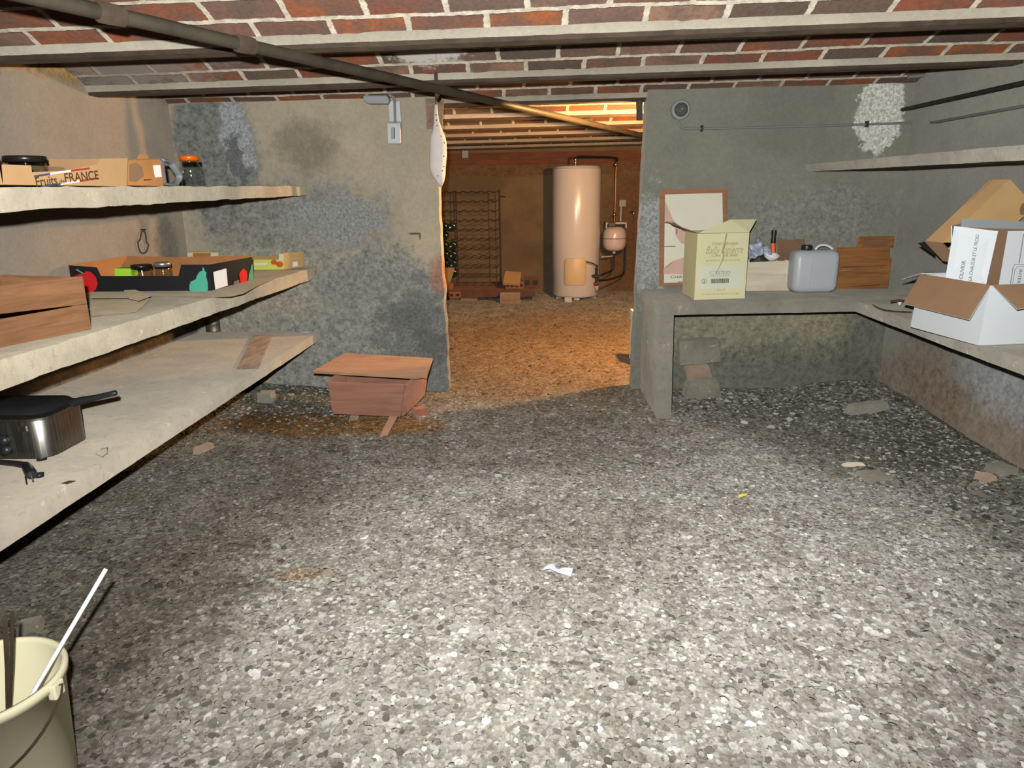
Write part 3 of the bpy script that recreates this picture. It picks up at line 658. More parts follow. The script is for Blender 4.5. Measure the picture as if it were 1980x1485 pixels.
lab(MB().panel([X(298,343,x0)+o,X(311,342,x0)+o,X(308,319,x0)+o,X(294,320,x0)+o],.0006).build('paper_label',mat_paper,kb),'small pale stuck label')
lab(MB().panel([X(248,350,x0)+o,X(262,352,x0)+o,X(276,340,x0)+o,X(272,322,x0)+o,X(262,314,x0)+o,X(248,318,x0)+o],.0006).build('face_patch',mat_card_dk,kb),'flat dark patch for the shaded recess')  # recess drawn as a flat patch, its shade put into the colour
MB().panel([X(276,349,x0)+o,X(291,348,x0)+o,X(291,346.5,x0)+o,X(276,347,x0)+o],.0006).build('hand_slot',mat_ink,kb)
lp=[X(a,b,-1.40) for a,b in((313,355),(326,357),(337,356),(345,348),(346,340),(340,331),(334,322),(330,315),(322,311),(312,310))]
lo=thing('plastic_jug','grey plastic jug behind the kraft carton, its curved handle sticking out','jug',lp[1])
sm=[]
for i in range(len(lp)-1):
    for k in range(4):
        t=k/4; p0,p1,p2,p3=lp[max(i-1,0)],lp[i],lp[i+1],lp[min(i+2,len(lp)-1)]
        sm.append(.5*((2*p1)+(p2-p0)*t+(2*p0-5*p1+4*p2-p3)*t*t+(3*p1-p0-3*p2+p3)*t**3))
sm.append(lp[-1])
mb=MB(); mb.tube(sm,.0065,10); 
for v in mb.v: v.x=-1.40+(v.x+1.40)*2.2
mb.build('grip',mat_greypl,lo)
MB().box((-1.50,lp[0].y-.02,ztop(2.7)+.001),(-1.385,lp[0].y+.02,lp[-1].z+.004)).build('jug_body',mat_greypl,lo,.012)
jar((X(372,360,-1.37).x,2.965,ztop(2.965)+.001),.041,.116,mat_lidorange,'tall narrow clear jar with orange lid on the top left shelf','orange metal lid',.82,.016)
# ------------------------------------------------------------------ middle shelf, left
bt_=thing('fruit_crate','black printed cardboard fruit crate with red apple and green pear pictures','crate',(-1.65,3.15,zmid(3.15)))
zc=zmid(3.0)+.002; yfr=2.965
def bf(px,py,y=yfr): p=Y(px,py,y); return p
XLb=-1.94
FLb,FRb=V((XLb,yfr,zc)),V((-1.345,yfr,zc))
def ff(px,py):
    p=bf(px,py); p.x=max(p.x,XLb); p.z=max(p.z,zc); return p
MB().panel([FLb,FRb,ff(403,512),ff(350,512),ff(345,534),ff(194,534),ff(186,517),ff(133,513)],-.005).build('front_wall',mat_black,bt_)
def ee(px,py): 
    p=X(px,py,-1.344); p.z=max(p.z,zmid(p.y)+.002); return p
E1=V((-1.344,yfr+.003,zc)); E2=V((-1.344,3.43,zmid(3.43)+.002))
MB().panel([E1,E2,ee(488,497),ee(405,512)],-.005).build('end_wall',mat_black,bt_)
zt1=ff(403,512).z; zt0=ff(133,513).z
lab(MB().panel([(XLb,yfr+.005,zc),(XLb,3.42,zc),(XLb,3.42,zt0),(XLb,yfr+.005,zt0)],-.005).build('end_wall',mat_card_or,bt_),'orange brown inner face')
lab(MB().panel([(XLb,3.42,zc),(-1.35,3.42,zc),(-1.35,3.42,zt1),(-1.75,3.42,zt1-.004),(XLb,3.42,zt0)],-.005).build('back_wall',mat_card_or,bt_),'orange brown inner face')
MB().box((XLb+.006,yfr+.007,zc-.001),(-1.352,3.41,zc+.003)).build('bottom',mat_card_or,bt_)
def printed(name,pts,mat,parent,fn,off,t=.0006):
    return MB().panel([fn(a,b)+V(off) for a,b in pts],t).build(name,mat,parent)
nf=(0,-.003,0); ne=(.003,0,0)
printed('apple_picture',[(150,565),(176,566),(186,560),(190,548),(186,535),(177,526),(168,524),(162,529),(155,530),(146,533),(144,542),(143,555)],mat_apple,bt_,bf,nf)
printed('apple_stalk',[(160,529),(163,528),(150,520),(147,521)],mat_pear,bt_,bf,nf)
printed('pear_picture',[(372,565),(400,565),(403,560),(402,545),(399,533),(400,527),(396,523),(395,518),(392,517),(392,523),(386,526),(382,532),(379,540),(370,544),(367,551),(367,560)],mat_pear,bt_,bf,nf)
printed('apple_picture',[(464,548),(476,545),(477,536),(476,525),(470,519),(465,523),(461,530)],mat_apple,bt_,lambda a,b:X(a,b,-1.344),ne)
printed('pear_picture',[(479,543),(489,541),(487,512),(485,511),(483,522),(480,530)],mat_pear,bt_,lambda a,b:X(a,b,-1.344),ne)
lab(printed('paper_label',[(415,560),(439,552),(436,519),(411,526)],mat_paper,bt_,lambda a,b:X(a,b,-1.344),ne),'off white stuck label')
printed('face_patch',[(450,552),(461,549),(461,541),(451,544)],mat_inkgrey,bt_,lambda a,b:X(a,b,-1.344),ne)
gb=MB().panel([Y(221,536,3.05),Y(254,536,3.05),Y(251,519,3.05),Y(221,519,3.05)],-.06); tag(gb.build('card_packet',mat_lime,bevel=.002),'lime green card packet inside the black fruit crate','packet')
for k,(px,top,r,ml,l1,l2) in enumerate(((275,511,.042,mat_lidblack,'glass jar with black lid inside the black fruit crate','black metal lid'),(313,507,.034,mat_lidsilver,'glass jar with silver lid inside the black fruit crate','silver metal lid'))):
    p=Y(px,top,3.10); jar((p.x,3.10 if k else 3.09,zc+.004),r,p.z-zc-.004,ml,l1,l2,.94,.014)
# yellow green tomato crate
yc=thing('tomato_crate','yellow green card crate printed with tomatoes behind the black one','crate',(-1.6,3.98,zmid(3.98)))
zy=zmid(3.95)+.002; yq=3.93
def yf_(px,py): p=Y(px,py,yq); p.z=max(p.z,zy); return p
MB().panel([yf_(362,530),yf_(550,530),yf_(549,495),yf_(540,495),yf_(538,502),yf_(424,502),yf_(422,488),yf_(363,488)],-.004).build('front_wall',mat_lime2,yc)
MB().panel([yf_(550,530),V((-1.295,4.06,zy)),Y(587,487,4.06),yf_(549,489)],-.004).build('end_wall',mat_card_yel,yc)
MB().panel([yf_(362,530)+V((0,.005,0)),yf_(362,530)+V((0,.165,0)),yf_(363,488)+V((0,.165,0)),yf_(363,488)+V((0,.005,0))],-.004).build('end_wall',mat_card_yel,yc)
MB().panel([yf_(362,530)+V((0,.165,0)),V((-1.30,4.10,zy)),V((-1.30,4.10,zy+.06)),yf_(362,500)+V((0,.165,0))],-.004).build('back_wall',mat_card_yel,yc)
printed('corner_block',[(373,501),(408,501),(408,489),(374,489)],mat_card_or,yc,lambda a,b:Y(a,b,yq),nf)
printed('corner_block',[(363,501),(373,501),(374,489),(363,489)],mat_cream2,yc,lambda a,b:Y(a,b,yq),nf)
printed('corner_block',[(408,501),(421,501),(421,489),(408,489)],mat_cream2,yc,lambda a,b:Y(a,b,yq),nf)
printed('corner_block',[(540,503),(549,503),(549,491),(540,491)],mat_cream2,yc,lambda a,b:Y(a,b,yq),nf)
for cx,cy,rx in((530,507,6),(541,511,7),(381,508,7)):
    printed('tomato_picture',[(cx+rx*math.cos(i*.523),cy+rx*.85*math.sin(i*.523)) for i in range(12)][::-1],mat_tomato,yc,lambda a,b:Y(a,b,yq),nf)
printed('white_print',[(490,512),(512,513),(518,509),(512,507),(500,509),(491,508)][::-1],mat_paper,yc,lambda a,b:Y(a,b,yq),nf)
lab(printed('paper_label',[(561,518),(581,514),(580,505),(561,507)],mat_paper,yc,lambda a,b:Y(a,b,4.0),(-.01,-.012,0)),'off white stuck label')
# wooden crate at the left edge
wc=thing('wooden_crate','dark pine slatted crate at the left edge of the middle shelf','crate',(-1.42,1.85,zmid(1.85)))
a=V((-1.283,2.017,zmid(2.0)+.001)); dirv=V((-.30,-.954,0)).normalized(); back=V((-.954,.30,0)).normalized(); Lc=.42; Dc=.30; H_=.152
b=a+dirv*Lc
def seg(p,q,z0,z1,z2,z3,t,back=back):   # slat from p to q with bottom z0->z1 top z2->z3
    h=V((0,0,1)); return MB().hexa([q+h*z1,p+h*z0,p+h*z0+back*t,q+h*z1+back*t,q+h*z3,p+h*z2,p+h*z2+back*t,q+h*z3+back*t])
seg(a,b,.0,.0,.072,.070,.008).build('slat',mat_wood_old,wc,.001)
seg(a,b,.0735,.092,H_,H_+.004,.008).build('slat',mat_wood_old,wc,.001)
for z_ in(0,.08): seg(a+back*Dc,b+back*Dc,z_,z_,z_+.07,z_+.07,.008).build('slat',mat_wood_old,wc,.001)
for p in(a,b):
    s_=1 if p is a else -1
    for z_ in(0,.08): seg(p+dirv*.001*s_+back*.009,p+back*(Dc-.001),z_,z_,z_+.07,z_+.07,.008,back=dirv*s_).build('end_slat',mat_wood_old,wc,.001)
    for k_ in(.010,Dc-.025):
        q=p+dirv*s_*.010+back*k_; seg(q,q+dirv*s_*.02,0,0,H_,H_,.015).build('corner_post',mat_wood_old,wc,.001)
for k in range(5): seg(a+back*(.012+k*.056)+dirv*.012,b+back*(.012+k*.056)-dirv*.012,.001,.001,.006,.006,.045).build('bottom_slat',mat_wood_old,wc)
# flattened cardboard
def sheet(px,y_of,label,mat=mat_dustgrey,t=.004,h=.003,name='cardboard_sheet',lift=()):
    q=[]
    for i,(u,v) in enumerate(px):
        p=Z(u,v,.765); zz=zmid(p.y)+h; p=Z(u,v,zz+(lift[i] if i<len(lift) else 0)); q.append(p)
    return tag(MB().panel(q[::-1],-t).build(name,mat),label,'cardboard')
sheet([(176,584),(176,612),(262,604),(278,592),(290,578),(268,580)],None,'flat dusty cardboard sheet lying right of the dark pine crate')
mb=MB(); 
q=[Z(u,v,zmid(2.6)+.012) for u,v in((176,577),(268,576),(270,569),(176,566))]; mb.panel(q,.004)
q=[Z(u,v,zmid(2.6)+.02) for u,v in((250,578),(268,582),(292,573),(262,562),(240,563))]; mb.panel(q,.004)
tag(mb.build('cardboard_strip',mat_dustgrey),'folded grey cardboard strip pointing right before the black fruit crate','cardboard')
sheet([(300,572),(420,575),(445,574),(470,568),(500,552),(530,540),(500,541),(412,568),(300,569)],None,'thin cardboard sheet under the right end of the black fruit crate',h=.001,t=.0015)
# wire ring on the wall
pts=[]
for i in range(25):
    a_=2*math.pi*i/24; px=277+9*math.sin(a_)*(1.15 if math.cos(a_)<0 else .65); py=468-22*math.cos(a_); pts.append(X(px,py,-1.972))
wlp=thing('wire_loop','rusty wire loop hung on the left wall above the black fruit crate','wire',pts[0])
MB().tube(pts+[pts[1]],.0035,8).build('loop',mat_rust,wlp); nl=X(277,444,-1.972); MB().tube([nl+V((-.02,0,0)),nl+V((.012,0,0))],.003,8).build('nail',mat_iron,wlp)
# ------------------------------------------------------------------ lowest shelf, left
fr=thing('deep_fryer','stainless steel deep fryer with dark lid at the left edge of the lowest shelf','fryer',(-1.6,2.02,zlow(2.0)))
zf=zlow(2.0)+.012
def rrect(x0,x1,y0,y1,r,n=6):
    pts=[]
    for cx,cy,a0 in((x1-r,y0+r,-90),(x1-r,y1-r,0),(x0+r,y1-r,90),(x0+r,y0+r,180)):
        for k in range(n+1):
            a_=math.radians(a0+90*k/n); pts.append((cx+r*math.cos(a_),cy+r*math.sin(a_)))
    return pts
bx0,bx1,by0,by1=-1.80,-1.408,1.915,2.125
def ringloft(levels,cap0=True,cap1=True,smooth=True,tiltx=0):
    mb=MB(); k=len(levels[0][0]); vs=[]
    for poly,z_ in levels: vs+=[(x,y,z_+tiltx*(x-bx1)) for x,y in poly]
    fs=[(i*k+j,i*k+(j+1)%k,(i+1)*k+(j+1)%k,(i+1)*k+j) for i in range(len(levels)-1) for j in range(k)]
    if cap0: fs.append(tuple(range(k))[::-1])
    if cap1: fs.append(tuple((len(levels)-1)*k+j for j in range(k)))
    mb.add(vs,fs,smooth); return mb
zr=.532
ringloft([(rrect(bx0,bx1,by0,by1,.05),zf),(rrect(bx0,bx1,by0,by1,.05),zr-.004),(rrect(bx0+.002,bx1-.002,by0+.002,by1-.002,.05),zr)]).build('body',mat_steel,fr,angle=True)
ringloft([(rrect(bx0-.004,bx1+.004,by0-.004,by1+.004,.05),zr),(rrect(bx0-.004,bx1+.004,by0-.004,by1+.004,.05),zr+.006),(rrect(bx0+.01,bx1-.006,by0+.01,by1-.01,.045),zr+.014)]).build('rim',mat_steel,fr,angle=True)
lab(ringloft([(rrect(bx0+.012,bx1-.008,by0+.012,by1-.012,.045),zr+.0145),(rrect(bx0+.02,bx1-.016,by0+.02,by1-.02,.045),zr+.024),(rrect(bx0+.05,bx1-.05,by0+.05,by1-.05,.03),zr+.030)]).build('lid',mat_blackpl,fr,angle=True),'dark glossy lid')
for dx,dy in((.03,.03),(.03,.18),(.34,.03),(.34,.18)): MB().lathe([(0,-.0),(.014,0),(.014,.014),(0,.014)],(bx0+dx+.01,by0+dy-.005,zlow(2.0)-.001),16).build('foot',mat_blackpl,fr)
h0=Y(128,783,2.06); h1=Y(226,759,2.06)
hd=(h1-h0); hb_=[h0-hd*.06,h0+hd*.05,h0+hd*.3+V((0,0,.002)),h0+hd*.6,h0+hd*.85,h1-hd*.02,h1]
MB().tube(hb_,[.004,.013,.012,.009,.0085,.0085,.004],14).build('lid_handle',mat_blackpl,fr)
MB().tube([h0+V((-.012,-.004,-.004)),h0+V((-.01,-.03,-.012)),h0+V((.01,-.03,-.015)),h0+V((.012,-.006,-.008))],.0022,8).build('handle_bracket',mat_chrome,fr)
MB().box((bx1-.075,by0-.004,zf+.085),(bx1-.05,by0+.003,zf+.1)).build('badge',mat_steel,fr)
for z_ in(.475,.445): MB().lathe([(0,0),(.016,0),(.015,.012),(0,.014)],(Y(0,820,by0).x+.004,by0-.001,z_),20,axis=(0,-1,0)).build('knob',mat_blackpl,fr)
pg=thing('power_cable','black power cable and plug with two pins before the deep fryer','cable',Z(60,920,zlow(1.9)))
zp=zlow(1.88)
cab=[Z(-40,890,zp+.02),Z(0,893,zp+.022),Z(30,896,zp+.02),Z(52,900,zp+.018)]
MB().tube(cab,[.006,.007,.008,.010],12).build('cord',mat_blackpl,pg)
c0,c1=Z(50,899,zp+.018),Z(60,916,zp+.014)
MB().tube([c0,c0*.6+c1*.4,c1,c1+(c1-c0)*.15],[.010,.014,.015,.012],14).build('plug',mat_blackpl,pg)
for p,q in(((49,922),(52,936)),((60,917),(64,931))): MB().tube([Z(*p,zp+.010),Z(*q,zp+.006)],.0022,8).build('pin',mat_chrome,pg)
pc=Z(76,918,zp+.006); lab(MB().lathe([(0,-.006),(.011,-.006),(.012,.004),(0,.006)],pc,18).build('stopper',mat_blackpl,pg),'round rubber end')
def lw(u,v,h=0): p=Z(u,v,.38); return Z(u,v,zlow(p.y)+h)
tag(MB().panel([lw(118,935,.004),lw(133,930,.012),(lw(146,930,.004)),lw(130,936,.003)],.002).build('dry_leaf',mat_rust),'small dry brown leaf on the lowest shelf edge','leaf')
tag(MB().tube([lw(195,868,.004),lw(207,866,.006),lw(207,876,.006),lw(198,884,.005),lw(186,878,.004)],.0022,6).build('string_scrap',mat_dustgrey),'curled scrap of string beside the deep fryer','string')
can=lw(415,640); tc=thing('tin_can','dull tin can standing at the back end of the lowest shelf','can',can)
r_=.048; MB().lathe([(0,.001),(r_,.001),(r_+.002,.004),(r_,.008),(r_,.045),(r_+.0015,.048),(r_,.051),(r_,.096),(r_+.002,.1),(r_-.002,.1),(r_-.002,.01),(0,.008)],can,36).build('body',mat_tin,tc)
pts=[lw(588+17*math.cos(a_),638+5.0*math.sin(a_),.006) for a_ in[2*math.pi*i/28 for i in range(29)]]
tag(MB().tube(pts+[pts[1]],.0045,8).build('plastic_ring',mat_whitepl),'white plastic ring at the far end of the lowest shelf','ring')
tag(MB().panel([lw(458,714,.001),lw(500,713,.001),lw(527,650,.001),lw(490,650,.001)],.008).build('board',mat_woodgrey,bevel=.002),'thin dusty grey board lying flat on the lowest shelf','board')
# ------------------------------------------------------------------ hanging bag and switch gear on the doorway wall
bgp=thing('hanging_bag','crumpled white plastic bag hanging from the pipe beside the doorway','bag',(-.5,4.07,1.2))
lv=[(202,843,2.5),(215,843,3),(235,844,5),(252,846,9),(262,846,13),(275,847,15.5),(300,846.5,15.5),(325,845.5,15),(338,848,13),(350,851,8),(361,852,2.5)]
mb=MB(); vs=[]; k=20
for i,(py,cx,hw) in enumerate(lv):
    c=Y(cx,py,4.065); w=hw/1375*4.15
    for j in range(k):
        a_=2*math.pi*j/k; w2=w*(1+.10*noise.noise(V((math.cos(a_)*1.5,math.sin(a_)*1.5,i*.7)))); vs.append(c+V((w2*math.cos(a_),min(.022,w*.6)*math.sin(a_)*(1+.3*noise.noise(V((j*.9,i*.8,3)))),0)))
mb.add(vs,[(i*k+j,(i+1)*k+j,(i+1)*k+(j+1)%k,i*k+(j+1)%k) for i in range(len(lv)-1) for j in range(k)]+[tuple(range(k)),tuple((len(lv)-1)*k+j for j in range(k))[::-1]],True)
mb.build('bag_body',mat_bag,bgp)
MB().tube([Y(844,174,4.07),Y(842,190,4.07),Y(843,204,4.065)],.003,6).build('string',mat_rust,bgp)
for u,v in((843,222),(844,232),(845,243),(853,263),(859,276),(858,302),(858,322),(855,330),(846,340)):
    p=Y(u,v,4.038); MB().box(p+V((-.003,0,-.003)),p+V((.004,.001,.002))).build('printed_mark',mat_ink,bgp)
mb=MB().panel([Y(826,250,YB+.004),Y(856,250,YB+.004),Y(858,191,YB+.004),Y(823,191,YB+.004)],.016); tag(mb.build('wooden_plate',mat_woodgrey),'grey brown wooden plate at the top of the left jamb','board')
jb=thing('junction_box','long grey junction box under the joist beside the switch','box',Y(730,185,YB))
def plate(px,y,t): return MB().panel([Y(a,b,y) for a,b in px],t)
plate([(708,198),(716,203),(754,203),(757,195),(752,187),(706,187)],YB-.002,.06).build('box_body',mat_greypl,jb,.006)
MB().tube([Y(748,180,4.07),Y(800,176,4.09),Y(838,172,4.1)],.006,8).build('cable',mat_conduit,jb)
MB().tube([Y(752,183,4.06),Y(761,188,4.07),Y(764,197,4.09)],.008,8).build('cable_bend',mat_conduit,jb)
sw=thing('switch_box','pale grey wall switch box fed by a white trunking strip','switch',Y(765,258,YB))
plate([(754,236),(777,236),(774,196),(752,196)],YB-.002,.016).build('trunking',mat_whitepl,sw,.002)
MB().tube([Y(763,196,YB-.024),Y(764,237,YB-.024)],.007,8).build('cable',mat_conduit,sw)
plate([(752,279),(778,279),(777,239),(751,239)],YB-.002,.045).build('housing',mat_whitepl,sw,.005)
lab(plate([(756,269),(762,269),(762,246),(756,246)],YB-.050,-.003).build('rocker',mat_greypl,sw,.001),'grey rocker in a dark slot')
plate([(762,268),(763.5,268),(763.5,247),(762,247)],YB-.050,-.001).build('slot',mat_ink,sw)
# cracks are plaster wear; ceiling pipe
A_,B_=Z(110,-8,1.588),Z(845,173,1.588); D_=Z(1245,264,1.588)
pp=thing('ceiling_pipe','long rusty pipe slung diagonally below the joists through the doorway','pipe',B_)
st=A_+(A_-B_)*.6; en=D_+(D_-B_)*.25
P_=[st+(en-st)*(i/24) for i in range(25)]
for p in P_: p.z=1.585+tilt(p.x)-.004
MB().tube(P_,.018,14).build('pipe_run',mat_pipe,pp)
for t in(.18,):
    p=A_+(B_-A_)*0; 
dd=(en-st).normalized()
p=Z(200,18,1.58); p.z=P_[0].z
dd=(en-st).normalized()
for cpt in(st+dd*(Z(195,20,1.582)-st).dot(dd),st+dd*(Z(432,84,1.583)-st).dot(dd)):
    cpt=V((cpt.x,cpt.y,1.585+tilt(cpt.x)-.004))
    MB().tube([cpt-dd*.035,cpt-dd*.03,cpt+dd*.03,cpt+dd*.035],[.019,.024,.024,.019],14).build('coupling',mat_rust,pp)
hk=B_; MB().box((hk.x-.008,hk.y-.022,hk.z-.03),(hk.x+.008,hk.y-.018,1.655)).build('hanger',mat_rust,pp)
MB().tube([hk+V((-.004,-.024,-.03)),hk+V((0,0,-.034)),hk+V((.004,.026,-.02)),hk+V((.004,.026,.05))],.005,8).build('hanger_hook',mat_rust,pp)
h2=Z(1135,243,1.575); MB().box((h2.x-.02,h2.y-.02,h2.z),(h2.x+.035,h2.y+.02,h2.z+.045)).build('hanger_block',mat_rust,pp,.004)
o=MB().panel([Y(1232,232,YB+.05),Y(1243,232,YB+.05),Y(1243,183,YB+.05),Y(1231,183,YB+.05)],-.03).build('steel_bracket',mat_iron,bevel=.002); tag(o,'black steel bracket at the top of the right jamb','bracket')
# ------------------------------------------------------------------ right back wall fittings
wl=thing('wall_lamp','small round unlit bulkhead lamp high on the back wall right of the doorway','lamp',Y(1318,212,YB))
c=Y(1315,213,YB); MB().lathe([(0,0),(.052,0),(.052,.018),(.046,.028),(.038,.030),(.036,.022),(0,.02)],c,40,axis=(0,-1,0)).build('base',mat_greypl,wl)
lab(MB().lathe([(0,.022),(.035,.022),(.037,.03),(.035,.045),(.028,.062),(.016,.072),(0,.075)],c,40,axis=(.0,-1,0)).build('globe',plain('smoked_glass',srgb(84,88,78),.08,0,.03,spec=.8),wl),'dark glass globe')
cd=thing('conduit','thin grey conduit running along the back wall from the round lamp','conduit',Y(1500,246,YB))
def smooth_pts(P,n=5):
    out=[]
    for i in range(len(P)-1):
        for k in range(n):
            t=k/n; p0,p1,p2,p3=P[max(i-1,0)],P[i],P[i+1],P[min(i+2,len(P)-1)]
            out.append(.5*((2*p1)+(p2-p0)*t+(2*p0-5*p1+4*p2-p3)*t*t+(3*p1-p0-3*p2+p3)*t**3))
    return out+[P[-1]]
yk=YB-.014
P_=[Y(1311,229,yk),Y(1313,240,yk),Y(1320,247,yk),Y(1334,249,yk),Y(1360,249,yk)]
MB().tube(smooth_pts(P_)+[Y(1500,245.5,yk),Y(1600,243,yk),Y(1690,240,yk),Y(1770,237,yk)],.0062,10).build('tube',mat_conduit,cd)
for u,v in((1357,249),(1676,240.5)):
    p=Y(u,v,yk); MB().box((p.x-.006,yk-.012,p.z-.014),(p.x+.006,YB,p.z+.018)).build('clip',mat_iron,cd,.002)
c2=thing('conduit','grey conduit bending down from the ceiling in the right corner','conduit',Y(1800,200,4.05))
P_=[Y(1755,149,4.05),Y(1775,147,4.05),Y(1792,146,4.05),Y(1803,152,4.05),Y(1806,165,4.05)]
P2=[min(p.x,2.04) for p in P_]
MB().tube(smooth_pts(P_)+[Y(1804,200,4.05),Y(1800,225,4.05),Y(1798,241,4.05)],.0085,12).build('tube',mat_conduit,c2)
for v_ in c2.children[0].data.vertices: pass
c3=thing('conduit','grey conduit along the right wall, lower of the two lines','conduit',(XR,3.6,1.47))
MB().tube([Y(1790,238,4.06)]+[X(u,v,XR-.03) for u,v in((1810,236),(1980,205))]+[X(1980,205,XR-.03)+(X(1980,205,XR-.03)-X(1810,236,XR-.03))*1.2],.0065,10).build('tube',mat_conduit,c3)
c4=thing('iron_pipe','dark iron pipe along the right wall above the grey conduit','pipe',(XR,3.6,1.55))
p0=Y(1745,212,YB-.005); p1=X(1980,160,XR-.06); MB().tube([p0,p1,p1+(p1-p0)*1.2],.0105,12).build('tube',mat_iron,c4)
# ------------------------------------------------------------------ poster
ps=thing('framed_poster','thin framed poster with mauve village print leaning on the wall behind the cream carton','poster',(.9,4.08,BZ))
def po(u,v,y=4.07): 
    p=Y(u,v,y); t=max(0,min(1,(p.z-BZ)/.45)); return Y(u,v,4.065+.035*t)
for q in([(1275,553),(1283,547),(1286,376),(1276,366)],[(1276,366),(1286,376),(1397,373),(1407,364)],[(1407,364),(1397,373),(1400,545),(1408,551)],[(1275,553),(1408,551),(1400,544),(1283,547)]):
    MB().panel([po(*a_) for a_ in q][::-1],.012).build('frame',mat_frame,ps)
MB().panel([po(a_,b_)+V((0,.004,0)) for a_,b_ in((1284,547),(1399,546),(1398,373),(1286,376))],-.003).build('print',mat_postcream,ps)
def pz(pts,mat,name='printed_area'): return MB().panel([po(a_,b_)+V((0,-.001,0)) for a_,b_ in pts],.0006).build(name,mat,ps)
pz([(1285,428),(1285,386),(1302,426),(1310,433),(1298,431)],mat_pink)
pz([(1283,530),(1283,518),(1300,505),(1330,495),(1330,530)],mat_pink)
pz([(1304,436),(1322,447),(1330,460),(1330,475),(1316,470),(1306,455)],mat_pink)
pz([(1284,431),(1284,429),(1300,428),(1326,444),(1326,449),(1300,434)],mat_inkdk,'printed_line')
pz([(1284,519),(1300,506),(1302,509),(1286,523)],mat_inkdk,'printed_line'); pz([(1284,477),(1284,476),(1306,475.5),(1306,477)],mat_inkdk,'printed_line')
pz([(1316,467),(1316,465),(1330,464),(1330,467)],mat_inkdk,'printed_line'); pz([(1307,452),(1309,452),(1310,443),(1308,443)],mat_inkdk,'printed_line')
a_=po(1296,538)+V((0,-.003,0)); text(None,'CHARLEY',a_,(1,0,0),(0,.05,1),.022,mat_inkdk,ps,width=.14,thick=.001)
a_=po(1310,546)+V((0,-.003,0)); text(None,'JEAN',a_,(1,0,0),(0,.05,1),.013,mat_inkdk,ps,width=.05)
# cream wine carton
wcar=thing('wine_carton','cream wine carton with open flaps and script lettering on the bench','carton',(.98,3.8,BZ))
zb=BZ+.006; A0=Z(1342,580,zb); B0=Z(1440,577,zb); yA,yB_=A0.y,B0.y
At=Y(1349,452,yA); Bt=Y(1452,450,yB_); C0=Z(1319,568,zb); Ct=Y(1327,450,C0.y+.0); Ct.x=C0.x+(At.x-A0.x)*.0; Ct.z=At.z; Ct=V((C0.x,C0.y,At.z))
At=V((A0.x,yA,At.z)); Bt=V((B0.x+.0,yB_,Bt.z)); D0=B0+(C0-A0); Dt=V((D0.x,D0.y,At.z))
MB().panel([A0,B0,Bt,At],-.004).build('front_face',mat_cream,wcar)
lab(MB().panel([C0,A0+V((-.0,.003,0)),At+V((0,.003,0)),Ct],-.004).build('side_face',mat_olive,wcar),'duller olive side face')
MB().panel([B0+V((0,.003,0)),D0,Dt,Bt+V((0,.003,0))],-.004).build('side_face',mat_olive,wcar)
MB().panel([D0,C0,Ct,Dt],-.004).build('back_face',mat_card_dk,wcar)
MB().panel([A0+V((0,.004,.001)),B0+V((0,.004,.001)),D0+V((0,-.004,.001)),C0+V((0,-.004,.001))],.003).build('bottom',mat_card_dk,wcar)
fl1,fl2=Y(1412,424.5,yA+.055),Y(1463,424,yB_+.055)
MB().panel([At+V((.004,.003,.002)),Bt+V((0,.003,.002)),fl2,fl1+V((.0,0,0))],-.003).build('flap',mat_cream,wcar)
MB().panel([Ct+V((0,0,.002)),At+V((0,.004,.002)),Y(1300,434,yA-.02)+V((0,.0,0)),Y(1293,430,C0.y-.02)],-.003).build('flap',mat_card_dk,wcar)
MB().panel([Ct+V((.004,0,.002)),Dt+V((0,0,.002)),Dt+V((.0,-.05,-.018)),Ct+V((.03,-.05,-.018))],-.003).build('flap',mat_olive,wcar)
ux=(B0-A0).normalized(); uz=V((0,0,1)); nrm=ux.cross(uz)   # towards the viewer
W_=(B0-A0).length; HH=At.z-A0.z
def cp(u,v): return A0+ux*(u*W_)+uz*(v*HH)+nrm*.0052
def pc_(pts,mat,name): return MB().panel([cp(u,v) for u,v in pts],-.0006).build(name,mat,wcar)
MB().panel([cp(.05,.16),cp(.95,.16),cp(.95,.52),cp(.05,.52)],-.0004).build('pale_panel',mat_cream2,wcar)
o_=nrm*.001
text(None,'Bailly Lapierre',cp(.17,.70)+o_,ux,uz,.055,mat_inkolive,wcar,font_shear=.35,width=W_*.72,thick=-.0012)
text(None,'Cremant de Bourgogne',cp(.28,.83)+o_,ux,uz,.022,mat_inkolive,wcar,font_shear=.4,width=W_*.5)
text(None,'Cave   de Bailly',cp(.30,.655)+o_,ux,uz,.020,mat_inkolive,wcar,font_shear=.4,width=W_*.5)
text(None,'ELABORE EN BOURGOGNE',cp(.18,.585)+o_,ux,uz,.011,mat_inkolive,wcar,width=W_*.66)
text(None,'6 x 75 cl',cp(.38,.40)+o_,ux,uz,.014,mat_inkgrey,wcar,width=W_*.24)
text(None,'RECYCLABLE',cp(.30,.355)+o_,ux,uz,.009,mat_inkgrey,wcar,width=W_*.36)
text(None,'HAUT',cp(.42,.135)+o_,ux,uz,.010,mat_inkolive,wcar,width=W_*.18)
text(None,'A STOCKER AU FRAIS ET AU SEC',cp(.15,.075)+o_,ux,uz,.009,mat_inkolive,wcar,width=W_*.72)
mb=MB(); x=.30
random.seed(3)
while x<.66:
    w_=random.choice([.006,.01,.014]); mb.panel([cp(x,.25)+o_,cp(x+w_,.25)+o_,cp(x+w_,.32)+o_,cp(x,.32)+o_],-.0004); x+=w_+random.choice([.006,.01])
mb.build('barcode',mat_ink,wcar)
ring=[cp(.47+.20*math.copysign(min(1,abs(math.cos(t))*1.25),math.cos(t)),.412+.022*math.sin(t))+o_ for t in[2*math.pi*i/40 for i in range(41)]]; MB().tube(ring,.0008,6).build('printed_outline',mat_inkgrey,wcar)
